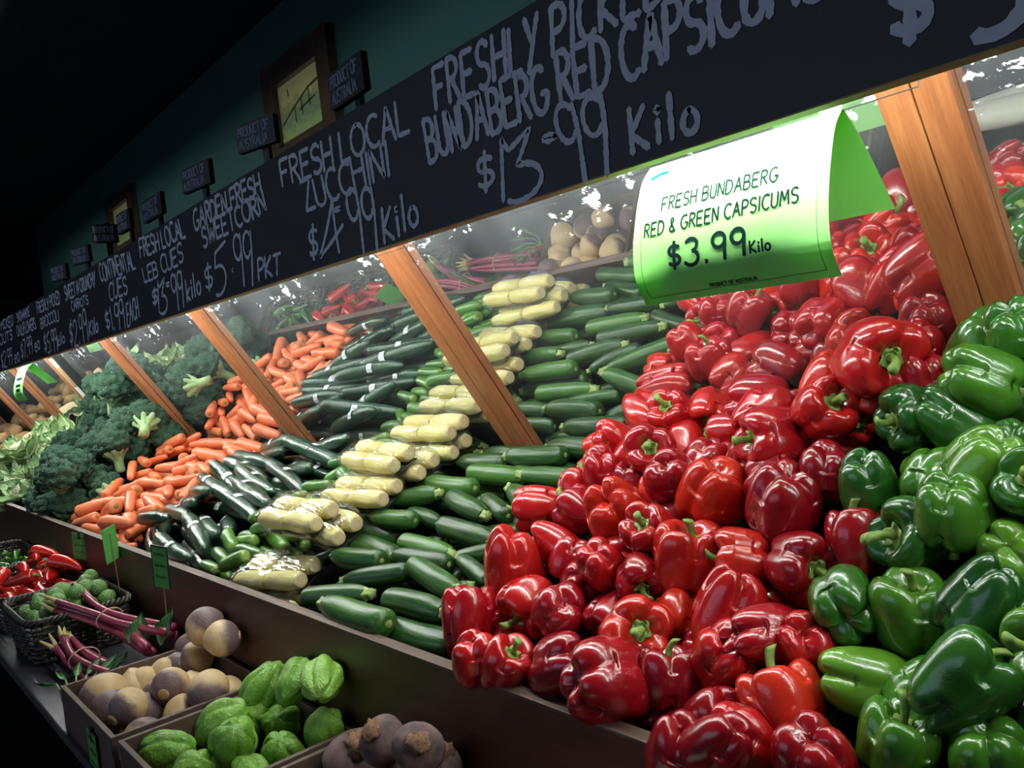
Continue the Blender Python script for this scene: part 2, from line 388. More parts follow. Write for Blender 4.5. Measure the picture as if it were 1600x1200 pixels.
# ------------------------------------------------------------------ light hood: added soffit and assumed fluorescent tubes, both unseen behind the chalkboards
hood = tag(MB().box(-6.9, 1.1, BOARD_Y + 0.021, 0.80, 0.340, 0.352).build('added_light_hood', [M['black_wood']]), 'added unseen black hood board closing the gap above the display lights', 'hood')
def emit(name, col, s):
    m, nt, b = mat(name); b.inputs['Emission Color'].default_value = (*col, 1); b.inputs['Emission Strength'].default_value = s
    b.inputs['Base Color'].default_value = (0.9, 0.9, 0.9, 1); return m
M['tube'] = emit('fluorescent_tube_glow', (0.95, 1.0, 0.94), TUBE_POWER)
M['tube_cap'] = simple('tube_end_cap', (0.6, 0.6, 0.6), 0.3, metal=1.0)
where = ['over the green capsicums', 'over the zucchini', 'over the cucumbers', 'over the carrots', 'over the broccoli', 'over the far left end']
for k in range(6):
    xc = 0.42 - 1.25 * k
    P = [(-0.58, 0, 0), (0.58, 0, 0)]
    o = MB().tube(P, 0.012, 10).build('assumed_fluorescent_tube', [M['tube']], None, True, (xc, 0.6735, 0.2015))
    tag(o, f'assumed fluorescent tube behind the chalkboards {where[k]}', 'lamp', 'assumed fluorescent tubes behind the chalkboards')
    for s in (-1, 1):
        MB().tube([(0.582 * s, 0, 0), (0.612 * s, 0, 0)], 0.014, 10).tube([(0.60 * s, 0, 0.012), (0.60 * s, 0, 0.132)], 0.006, 8).build('end_cap', [M['tube_cap']], o)

# ------------------------------------------------------------------ lettering: a single-stroke hand
def arc(cx, cy, rx, ry, a0, a1, n=12):
    return [(cx + rx * math.cos(math.radians(a0 + (a1 - a0) * i / n)), cy + ry * math.sin(math.radians(a0 + (a1 - a0) * i / n))) for i in range(n + 1)]
G = {
 'A': [[(0, 0), (.3, 1), (.6, 0)], [(.12, .38), (.5, .38)]],
 'B': [[(0, 0), (0, 1)], [(0, 1)] + arc(.2, .76, .27, .24, 90, -90) + [(0, .52)], [(0, .52)] + arc(.24, .26, .3, .26, 90, -90) + [(0, 0)]],
 'C': [arc(.34, .5, .34, .5, 52, 308, 16)],
 'D': [[(0, 0), (0, 1)], [(0, 1)] + arc(.12, .5, .45, .5, 90, -90, 14) + [(0, 0)]],
 'E': [[(.5, 1), (0, 1), (0, 0), (.52, 0)], [(0, .52), (.42, .52)]],
 'F': [[(.54, 1), (0, 1), (0, 0)], [(0, .52), (.4, .52)]],
 'G': [arc(.34, .5, .34, .5, 52, 330, 16) + [(.66, .42), (.4, .42)]],
 'H': [[(0, 0), (0, 1)], [(.52, 0), (.52, 1)], [(0, .5), (.52, .5)]],
 'I': [[(.06, 0), (.06, 1)]],
 'K': [[(0, 0), (0, 1)], [(.48, .95), (0, .42), (.52, 0)]],
 'L': [[(0, 1), (0, 0), (.46, 0)]],
 'M': [[(0, 0), (.08, 1), (.34, .3), (.6, 1), (.68, 0)]],
 'N': [[(0, 0), (0, 1), (.5, 0), (.5, 1)]],
 'O': [arc(.34, .5, .34, .5, 90, 450, 20)],
 'P': [[(0, 0), (0, 1)], [(0, 1)] + arc(.2, .74, .28, .26, 90, -90) + [(0, .48)]],
 'R': [[(0, 0), (0, 1)], [(0, 1)] + arc(.2, .76, .26, .24, 90, -90) + [(0, .52)], [(.16, .52), (.5, 0)]],
 'S': [[(.48, .86)] + arc(.26, .75, .24, .25, 50, 250, 10) + arc(.26, .25, .26, .25, 80, -140, 10)],
 'T': [[(0, 1), (.58, 1)], [(.29, 1), (.29, 0)]],
 'U': [[(0, 1), (0, .3)] + arc(.25, .27, .25, .27, 180, 360, 10) + [(.5, 1)]],
 'V': [[(0, 1), (.27, 0), (.54, 1)]],
 'W': [[(0, 1), (.17, 0), (.36, .75), (.55, 0), (.72, 1)]],
 'Y': [[(0, 1), (.24, .48)], [(.52, 1), (.1, -.15)]],
 'Z': [[(0, 1), (.5, 1), (0, 0), (.52, 0)]],
 'a': [arc(.2, .26, .2, .26, 60, 420, 14), [(.4, .52), (.4, 0)]],
 'c': [arc(.22, .27, .22, .27, 50, 310, 12)],
 'e': [[(.02, .28), (.4, .3)] + arc(.22, .27, .2, .26, 10, 310, 14)],
 'g': [arc(.2, .26, .2, .26, 60, 420, 14), [(.4, .52), (.4, -.15)] + arc(.2, -.15, .2, .17, 0, -150, 8)],
 'i': [[(.05, 0), (.05, .52)], arc(.05, .74, .06, .06, 0, 360, 8)],
 'k': [[(0, 0), (0, 1)], [(.36, .55), (0, .25), (.38, 0)]],
 'l': [[(.05, 0), (.05, 1)]],
 'o': [arc(.22, .27, .22, .27, 90, 450, 14)],
 'n': [[(0, 0), (0, .52)], [(0, .32)] + arc(.18, .34, .18, .18, 160, 0, 8) + [(.36, 0)]],
 'r': [[(0, 0), (0, .52)], [(0, .32)] + arc(.18, .34, .18, .18, 160, 50, 6)],
 's': [[(.32, .46)] + arc(.18, .39, .15, .13, 40, 250, 8) + arc(.18, .13, .17, .13, 80, -150, 8)],
 't': [[(.14, .8), (.14, .06), (.3, 0)], [(0, .52), (.32, .52)]],
 'u': [[(0, .52), (0, .2)] + arc(.17, .18, .17, .18, 180, 360, 8) + [(.34, .52), (.34, 0)]],
 'M_': [], 
 '$': [[(.44, .80)] + arc(.25, .67, .2, .19, 50, 250, 9) + arc(.25, .31, .22, .19, 80, -150, 9), [(.26, 1.02), (.24, -.02)]],
 '.': [arc(.05, .04, .035, .035, 0, 360, 8)],
 'o.': [arc(.07, .6, .06, .08, 0, 360, 10)],
 '&': [[(.55, 0), (.12, .7)] + arc(.24, .82, .13, .16, 200, -20, 8) + [(.06, .3)] + arc(.24, .2, .22, .2, 150, 340, 8)],
 '1': [[(.02, .8), (.14, 1), (.14, 0)]],
 '2': [arc(.25, .72, .25, .28, 170, -30, 10) + [(0, 0), (.52, 0)]],
 '3': [arc(.22, .76, .22, .24, 150, -90, 9) + arc(.2, .27, .27, .27, 85, -150, 10)],
 '3h': [[(0, .08), (.04, 1), (.12, .78), (.42, 1), (.22, .52)] + arc(.24, .25, .27, .27, 95, -130, 10)],
 '4': [[(.22, 1), (0, .3), (.52, .42)], [(.3, .62), (.36, 0)]],
 '4h': [[(.30, 1), (.0, .0), (.56, .48)], [(.30, 1), (.42, .0)]],
 '5': [[(.48, 1), (.06, 1), (.02, .56)] + arc(.2, .3, .28, .3, 110, -140, 12)],
 '5h': [[(.55, 1.0), (.1, .86), (.06, .56)] + arc(.2, .28, .32, .3, 100, -120, 12)],
 '7': [[(0, 1), (.5, 1), (.16, 0)]],
 '9': [arc(.22, .72, .22, .27, 10, 370, 14), [(.44, .74), (.40, 0)]],
 '9h': [arc(.2, .76, .2, .24, 40, 330, 14), [(.38, .98), (.42, .6), (.38, 0)]],
}
def text_strokes(tokens, gap=0.16, space=0.34, rng=None, wob=0.0):
    """-> list of polylines in a box 1 high, and its width"""
    x = 0.0; out = []
    for t in tokens:
        if t == ' ': x += space; continue
        st = G[t]; w = max([p[0] for s in st for p in s] + [0.1])
        dy = rng.uniform(-wob, wob) if rng else 0; sc = 1 + (rng.uniform(-wob, wob) if rng else 0); sl = rng.uniform(-wob, wob) * .6 if rng else 0
        for s in st: out.append([(x + p[0] + sl * p[1], p[1] * sc + dy) for p in s])
        x += w + gap
    return out, max(x - gap, 0.1)
def ribbon(mb, pts2, width, place, jit=None, m=0):
    """flat ribbon with round ends; place(x, y) -> point in space"""
    P = np.asarray(pts2, float)
    d = np.r_[0, np.cumsum(np.linalg.norm(np.diff(P, axis=0), axis=1))]
    if d[-1] < 1e-9: return
    n = max(3, int(d[-1] / (width * 0.5)) + 1); q = np.linspace(0, d[-1], n)
    P = np.c_[np.interp(q, d, P[:, 0]), np.interp(q, d, P[:, 1])]
    T = np.gradient(P, axis=0); T /= np.linalg.norm(T, axis=1)[:, None] + 1e-12; N = np.c_[-T[:, 1], T[:, 0]]
    w = np.full(n, width / 2)
    if jit is not None: w *= 1 + jit.uniform(-0.22, 0.22, n)
    V = []
    V.append(place(*(P[0] - T[0] * w[0] * 0.8)))
    for i in range(n):
        V.append(place(*(P[i] + N[i] * w[i]))); V.append(place(*(P[i] - N[i] * w[i])))
    V.append(place(*(P[-1] + T[-1] * w[-1] * 0.8)))
    F = [(0, 2, 1)] + [(1 + 2 * i, 2 + 2 * i, 4 + 2 * i, 3 + 2 * i) for i in range(n - 1)] + [(2 * n - 1, 2 * n, 2 * n + 1)]
    mb.add(V, F, m)

# ------------------------------------------------------------------ chalkboards
seams = [1.05, -0.309, -0.884, -2.060, -3.240, -4.45, -6.6]
texts = ['whose price starts with a dollar sign, at the right end', 'reading the end of RED CAPSICUMS and Kilo', 'reading FRESH LOCAL ZUCCHINI and FRESHLY PICKED', 'reading SWEET N CRUNCHY CARROTS and CONTINENTAL CUES', 'reading FRESHLY PICKED BROCCOLI', 'reading SPROUTS, farthest']
texts = ['at the right end with a large dollar sign', 'reading BUNDABERG RED CAPSICUMS and Kilo', 'reading FRESH LOCAL ZUCCHINI and GARDEN FRESH SWEETCORN', 'reading CONTINENTAL CUES, CARROTS and BROCCOLI', 'reading CAULIFLOWERS and SPROUTS', 'blank, at the far left end']
slope = (0.3767 - 0.1713)
boards = []
for k in range(6):
    mb = MB().box(seams[k + 1] + 0.00004, seams[k] - 0.00004, BOARD_Y, BOARD_Y + 0.018, 0.1713, 0.3767, 0)
    mi = mb.M; mi[:] = [0] * len(mi)
    o = mb.build('chalkboard_panel', [M['board']])
    MB().box(seams[k + 1] + 0.00004, seams[k] - 0.00004, BOARD_Y + 0.0005, BOARD_Y + 0.0175, 0.1698, 0.1713).build('bare_lower_edge', [M['board_edge']], o)
    tag(o, f'long black chalkboard panel over the display, {texts[k]}', 'chalkboard', 'chalkboards over the produce')
    boards.append(o)
nprng = np.random.default_rng(5); prng = random.Random(3)
_zs = [0]
def chalk(tokens, BL, BR, TR, TL, w=0.0068, gap=0.13, wob=0.05, space=0.34):
    if isinstance(tokens, str): tokens = list(tokens)
    st, W = text_strokes(tokens, gap, space, prng, wob)
    q = [on_y(u, v, BOARD_Y)[[0, 2]] for u, v in (BL, BR, TR, TL)]
    hgt = np.linalg.norm(q[3] - q[0]); wid = np.linalg.norm(q[1] - q[0]); w = min(w, 0.17 * hgt)
    LET = [MB() for _ in boards]
    for s in st:
        _zs[0] += 1; off = 0.0004 + 0.00002 * (_zs[0] % 40)
        pts = []
        s = np.asarray(s, float)
        if len(s) < 8: s = np.vstack([s[i] + (s[i + 1] - s[i]) * t for i in range(len(s) - 1) for t in np.linspace(0, 1, 14)])
        for p in s:
            a, b = p[0] / W, p[1]
            c = (q[0] * (1 - a) + q[1] * a) * (1 - b) + (q[3] * (1 - a) + q[2] * a) * b
            pts.append(c)
        xm = np.mean([p[0] for p in pts]); bi = min(range(6), key=lambda i: 0 if seams[i + 1] <= xm <= seams[i] else 1)
        pts = [p for p in pts if p[1] < 0.374] 
        if len(pts) > 1: ribbon(LET[bi], pts, w, lambda x, z: (x, BOARD_Y - off, z), nprng)
    for k, mb in enumerate(LET):
        if mb.V: mb.build('chalk_lettering', [M['chalk']], boards[k])
H9 = ['9h', '9h']
chalk('FRESHLY PICKED', (682, 170), (1040, 4), (1040, -82), (676, 106), gap=.2, w=.0075)
chalk('BUNDABERG RED CAPSICUMS', (672, 252), (1290, -8), (1290, -112), (662, 190), gap=.17, w=.0078)
chalk('$', (747, 303), (773, 293), (768, 236), (742, 244)); chalk(['3h'], (788, 322), (850, 298), (838, 195), (778, 218)); chalk(['o.'], (846, 250), (868, 243), (864, 190), (842, 196))
chalk(H9, (893, 290), (952, 272), (945, 145), (866, 168)); chalk('Kilo', (990, 240), (1092, 200), (1085, 130), (985, 172), gap=.3)
chalk('FRESH LOCAL', (443, 293), (640, 207), (634, 152), (437, 253)); chalk('ZUCCHINI', (480, 330), (610, 273), (603, 220), (470, 287))
chalk('$', (485, 405), (497, 400), (495, 345), (480, 350)); chalk(['4h'], (500, 406), (542, 394), (532, 315), (506, 322)); chalk(['o.'], (524, 350), (535, 346), (533, 315), (522, 318))
chalk(H9, (556, 402), (592, 390), (582, 288), (540, 304)); chalk('Kilo', (602, 379), (656, 352), (648, 300), (597, 322), gap=.22)
chalk('GARDEN FRESH', (305, 360), (409, 300), (404, 270), (302, 328)); chalk('SWEETCORN', (318, 386), (417, 329), (410, 298), (315, 354))
chalk('$', (322, 458), (334, 452), (331, 410), (319, 418)); chalk(['5h'], (338, 462), (356, 452), (352, 376), (332, 386)); chalk('.', (363, 424), (367, 422), (366, 395), (362, 396))
chalk(H9, (374, 448), (396, 442), (392, 354), (363, 368)); chalk('PKT', (405, 440), (439, 427), (438, 394), (403, 408))
chalk('FRESH LOCAL', (220, 403), (291, 370), (284, 341), (217, 376)); chalk('LEB CUES', (227, 442), (288, 409), (284, 379), (223, 420))
chalk('$', (239, 478), (247, 474), (246, 447), (237, 452)); chalk(['3h'], (250, 493), (263, 487), (260, 434), (246, 440)); chalk(['o.'], (261, 462), (267, 460), (266, 434), (260, 436))
chalk(H9, (274, 484), (288, 480), (283, 422), (266, 430)); chalk('kilo', (293, 470), (315, 459), (311, 424), (290, 436), gap=.2)
chalk('CONTINENTAL', (158, 440), (213, 420), (206, 392), (154, 412)); chalk('CUES', (172, 470), (200, 459), (198, 431), (170, 442))
chalk(['$', '1', '.'] + H9, (167, 517), (197, 512), (192, 465), (163, 488)); chalk('EACH', (200, 510), (218, 495), (214, 464), (198, 475))
chalk('SWEET N CRUNCHY', (103, 470), (150, 444), (148, 424), (100, 449)); chalk('CARROTS', (113, 486), (139, 474), (137, 461), (111, 471))
chalk(['$', '2', '.'] + H9, (110, 541), (139, 534), (133, 485), (108, 505)); chalk('Kilo', (140, 525), (154, 518), (153, 493), (139, 502))
chalk('FRESHLY PICKED', (59, 490), (95, 474), (93, 455), (57, 474)); chalk('BROCCOLI', (65, 513), (93, 500), (91, 483), (63, 497))
chalk(['$', '5h', '.'] + H9, (70, 551), (91, 547), (87, 509), (68, 522)); chalk('kilo', (91, 541), (102, 535), (100, 515), (90, 524))
chalk('SNOWWHITE', (28, 503), (47, 493), (46, 480), (26, 490)); chalk('CAULIFLOWERS', (28, 526), (57, 513), (54, 496), (26, 511))
chalk(['$', '7', '.'] + H9 + [' ', 'e', 'a'], (34, 562), (63, 546), (60, 520), (32, 535))
chalk('FRESH PICKED', (-15, 524), (21, 508), (20, 492), (-17, 508)); chalk('SPROUTS', (-12, 545), (20, 530), (19, 515), (-14, 528))
chalk(['$', '2', '.'] + H9 + [' ', 'e', 'a'], (3, 577), (31, 565), (29, 540), (1, 552))
chalk('$', (1392, 74), (1452, 58), (1448, -62), (1385, -44), w=.012); chalk(['5h'], (1522, 68), (1612, 38), (1600, -110), (1500, -80), w=.011)

# ------------------------------------------------------------------ small origin signs standing on the chalkboards
spots = [((519, 152), (577, 140), (573, 95), (515, 124), 'nearest, in front of the larger framed picture'), ((384, 226), (424, 222), (422, 196), (383, 196), 'left of the larger framed picture'),
         ((295, 294), (326, 286), (324, 256), (292, 269), 'above the word GARDEN'), ((229, 345), (256, 327), (253, 301), (224, 326), 'right of the small framed picture'),
         ((189, 363), (206, 350), (203, 327), (185, 345), 'in front of the small framed picture'), ((160, 370), (172, 380), (170, 362), (156, 350), 'turned edge on, left of the small framed picture'),
         ((121, 411), (137, 403), (135, 388), (119, 392), 'second from the far end'), ((88, 437), (102, 434), (100, 416), (86, 418), 'farthest, near the end of the green wall')]
M['sign_ink'] = simple('pale_painted_lettering', (0.30, 0.34, 0.44), 0.8)
SY = BOARD_Y + 0.045
for si, (BL, BR, TR, TL, lab) in enumerate(spots):
    q = [on_y(u, v, SY) for u, v in (BL, BR, TR, TL)]
    c = sum(q) / 4; w = max(0.09, (q[1][0] - q[0][0] + q[2][0] - q[3][0]) / 2); h = 0.052 if si else 0.058
    yaw = {0: -0.05, 1: 0.28, 2: 0.15, 3: 0.02, 4: 0.02, 5: 1.3, 6: 0.3, 7: 0.3}[si]; w = min(w, 0.135) * (1 if si < 5 else .75)
    T = Matrix.Translation(c) @ Matrix.Rotation(yaw, 4, 'Z')
    o = link('origin_sign', None); o.matrix_world = T
    MB().box(-w / 2, w / 2, -0.006, 0.006, -h / 2, h / 2, bev=0.001).build('sign_board', [M['board']], o)
    zb = 0.354 - c[2]
    MB().box(0.0, 0.016, 0.007, 0.015, zb, h / 2 + 0.006).box(0.0 - 0.01, 0.026, -0.002, 0.024, zb, zb + 0.012).build('stake', [M['black_wood']], o)
    mb = MB()
    for ln, (t, a0, a1) in enumerate((('PRODUCT OF', 0.06, 0.86), ('AUSTRALIA', 0.06, 0.80))):
        st, W = text_strokes(list(t), .16, .3, prng, .05)
        for s in st:
            pl_ = [(-w / 2 + w * (a0 + (a1 - a0) * p[0] / W), h / 2 - h * (0.45 + 0.44 * ln) + p[1] * h * 0.33) for p in s]
            ribbon(mb, pl_, 0.0026, lambda x, z: (x, -0.0066, z), nprng)
    mb.build('sign_lettering', [M['sign_ink']], o)
    tag(o, f'small black PRODUCT OF AUSTRALIA sign, {lab}', 'sign', 'origin signs on top of the chalkboards')

# ------------------------------------------------------------------ framed pictures on the wall
def old_photo(seed):
    m, nt, b = mat('old_framed_print'); v = coords(nt, 'UV'); y = axis(nt, v, 1)
    nz = noise(nt, coords(nt, 'UV', (3, 3, 1)), 2.3 + seed, 6, 0.7)
    s = math_n(nt, 'ADD', y, math_n(nt, 'MULTIPLY', math_n(nt, 'SUBTRACT', nz, 0.5), 0.7))
    c = ramp(nt, s, [(0.05, (0.20, 0.24, 0.10)), (0.35, (0.10, 0.15, 0.08)), (0.55, (0.14, 0.18, 0.08)), (0.75, (0.32, 0.30, 0.13)), (1.0, (0.36, 0.34, 0.15))])
    nt.links.new(c, b.inputs['Base Color']); b.inputs['Roughness'].default_value = 0.12; b.inputs['Specular IOR Level'].default_value = 0.5
    return m
def picture(corner_px, lab, seed, fw=0.07):
    q = [on_y(u, v, 1.43) for u, v in corner_px]     # picture opening: top left, top right, bottom right
    x0, x1, z1, z0 = (q[0][0] + q[0][0]) / 2, q[1][0], (q[0][2] + q[1][2]) / 2, q[2][2]
    o = link('picture_frame', None); c = np.array([(x0 + x1) / 2, 1.449, (z0 + z1) / 2]); o.location = c
    w, h = (x1 - x0) / 2, (z1 - z0) / 2
    mb = MB()
    for a in ((-w - fw, -w, -h - fw, h + fw), (w, w + fw, -h - fw, h + fw), (-w, w, h, h + fw), (-w, w, -h - fw, -h)):
        mb.box(a[0], a[1], -0.035, 0.0, a[2], a[3], bev=0.003)
    mb.build('frame', [M['frame_wood']], o)
    me = mesh('print', [(-w, -0.012, -h), (w, -0.012, -h), (w, -0.012, h), (-w, -0.012, h), (-w, -0.002, -h), (w, -0.002, -h), (w, -0.002, h), (-w, -0.002, h)],
              [(0, 1, 2, 3), (7, 6, 5, 4), (0, 4, 5, 1), (3, 2, 6, 7), (0, 3, 7, 4), (1, 5, 6, 2)], False, [old_photo(seed)])
    uv = me.uv_layers.new(); 
    for lp in me.loops:
        vx = me.vertices[lp.vertex_index].co; uv.data[lp.index].uv = ((vx.x + w) / (2 * w), (vx.z + h) / (2 * h))
    pr = link('old_print', me, o)
    mb = MB(); rr = np.random.default_rng(int(seed * 10))
    for s in ([(-.9, -.25), (-.3, .1), (.35, .42), (.85, .5)], [(-.3, .1), (-.3, -.4)], [(.0, .22), (.02, -.3)], [(.35, .4), (.38, -.15)], [(.8, .48), (.84, -.1)], [(-.1, -.1), (.6, .05)], [(-.55, .75), (-.52, .55)]):
        ribbon(mb, [(a * w, b_ * h) for a, b_ in s], 0.008, lambda x, z: (x, -0.0126, z), rr)
    mb.build('printed_pergola_lines', [M['ink_black']], pr)
    tag(o, lab, 'picture', None)
picture([(430, 137), (498, 91), (512, 190)], 'larger dark framed old print on the green wall behind the chalkboard', 0.3, 0.085)
picture([(174, 328), (202, 313), (212, 372)], 'smaller dark framed print on the green wall, farther left', 1.2, 0.07)

# ------------------------------------------------------------------ folded fluorescent price sign
def paper():
    m, nt, b = mat('fluorescent_green_paper'); out = nt.nodes['Material Output']
    b.inputs['Base Color'].default_value = (0.40, 0.90, 0.27, 1); b.inputs['Roughness'].default_value = 0.55
    t = nd(nt, 'ShaderNodeBsdfTranslucent'); t.inputs[0].default_value = (0.14, 0.70, 0.05, 1)
    mx = nd(nt, 'ShaderNodeMixShader'); mx.inputs[0].default_value = 0.3
    nt.links.new(b.outputs[0], mx.inputs[1]); nt.links.new(t.outputs[0], mx.inputs[2]); nt.links.new(mx.outputs[0], out.inputs[0]); return m
M['paper'] = paper()
def curve_len(P, n=40):
    Q = spline(P, n); d = np.r_[0, np.cumsum(np.linalg.norm(np.diff(Q, axis=0), axis=1))]; return Q, d
class Sheet:
    def __init__(s, xl, xr, prof): s.xl, s.xr = xl, xr; s.Q, s.d = curve_len(prof); s.L = s.d[-1]
    def at(s, a, t, off=0.0):
        y = np.interp(t, s.d, s.Q[:, 0]); z = np.interp(t, s.d, s.Q[:, 1])
        e = 1e-3; ty = np.interp(t + e, s.d, s.Q[:, 0]) - np.interp(t - e, s.d, s.Q[:, 0]); tz = np.interp(t + e, s.d, s.Q[:, 1]) - np.interp(t - e, s.d, s.Q[:, 1])
        l = math.hypot(ty, tz) + 1e-12
        return (s.xl + (s.xr - s.xl) * a, y + off * tz / l, z - off * ty / l)
    def build(s, name, m, parent, nt_=24):
        V = []; F = []
        for k in (0, 1):
            for i in range(nt_ + 1):
                for a in (0.0, 0.25, 0.5, 0.75, 1.0): V.append(s.at(a, s.L * i / nt_, -0.0002 * k))
        n = 5 * (nt_ + 1)
        for i in range(nt_):
            for a in range(4):
                f = (i * 5 + a, (i + 1) * 5 + a, (i + 1) * 5 + a + 1, i * 5 + a + 1); F.append(f); F.append(tuple(n + q for q in reversed(f)))
            for a, b_ in ((0, 1), (4, -1)):
                g = (i * 5 + a, n + i * 5 + a, n + (i + 1) * 5 + a, (i + 1) * 5 + a); F.append(g if b_ < 0 else tuple(reversed(g)))
        return link(name, mesh(name, V, F, True, [m]), parent)
sign = tag(link('price_sign', None), 'folded bright green paper sign pricing red and green capsicums at $3.99', 'price sign')
fr = Sheet(-0.570, -0.346, [(.735, .187), (.717, .168), (.701, .132), (.690, .094), (.689, .060), (.703, .034)])
bk = Sheet(-0.570, -0.346, [(.735, .187), (.756, .172), (.790, .138), (.826, .098)])
fr.build('front_flap', M['paper'], sign); bk.build('back_flap', M['paper'], sign)
def sheet_text(mb, tokens, a0, a1, t_base, hgt, w, gap=.2, slope_=0.0, space=.4):
    st, W = text_strokes(list(tokens), gap, space)
    for s in st:
        pts = [(a0 + (a1 - a0) * p[0] / W, p[1] * hgt) for p in s]
        wid = fr.xr - fr.xl
        ribbon(mb, [(a * wid, y) for a, y in pts], w, lambda x, y: fr.at(x / wid, t_base - y, 0.0006 + 0.00002 * (len(mb.V) % 7)), None)
k1 = fr.L
mb = MB(); sheet_text(mb, 'FRESH BUNDABERG', .16, .77, .062 * k1 / .156, .0150, .0017); sheet_text(mb, 'RED & GREEN CAPSICUMS', .07, .87, .086 * k1 / .156, .0150, .0019)
sheet_text(mb, '$3.99', .21, .62, .122 * k1 / .156, .0270, .0040, .22); sheet_text(mb, 'Kilo', .645, .74, .1215 * k1 / .156, .0115, .0022)
mb.build('printed_lettering', [M['ink']], sign)
mb = MB(); sheet_text(mb, 'PRODUCT OF AUSTRALIA', .40, .64, .1465 * k1 / .156, .0042, .0008); 
wid_ = fr.xr - fr.xl
for pts in ([(.05, .062), (.05, .148), (.95, .148), (.95, .062)],):
    ribbon(mb, [p for a, b_ in zip(pts[:-1], pts[1:]) for p in [((a[0] + (b_[0] - a[0]) * i / 20) * wid_, a[1] + (b_[1] - a[1]) * i / 20) for i in range(20)]], 0.0005, lambda x, y: fr.at(x / wid_, y * k1 / .156, 0.0005))
mb.build('small_print_and_border', [M['ink_black']], sign)
M['pale_ink'] = simple('pale_green_ink', (0.06, 0.20, 0.10), 0.9, 0.0); M['cyan'] = simple('cyan_logo_ink', (0.0, 0.30, 0.33), 0.9, 0.0)
mb = MB(); sheet_text(mb, 'Casuarina Fruit & Vege Market', .30, .72, .030 * k1 / .156, .0065, .0007, .22); mb.build('faint_heading', [M['pale_ink']], sign)
mb = MB(); ribbon(mb, [(.06 * wid_, -.024), (.10 * wid_, -.020), (.15 * wid_, -.019)], .0035, lambda x, y: fr.at(x / wid_, -y, 0.0006)); mb.build('cyan_logo_arc', [M['cyan']], sign)
# wire the sign hangs on
tag(MB().tube([(-1.2, .7365, .1850), (-0.28, .7365, .1850)], 0.0006, 6).tube([(-1.2, .7365, .1850), (-1.2, .7365, .340)], 0.0006, 6).tube([(-0.28, .7365, .1850), (-0.28, .7365, .340)], 0.0006, 6).build('hanging_wire', [M['black_wood']]), 'thin wire behind the chalkboard carrying the green price sign', 'wire')
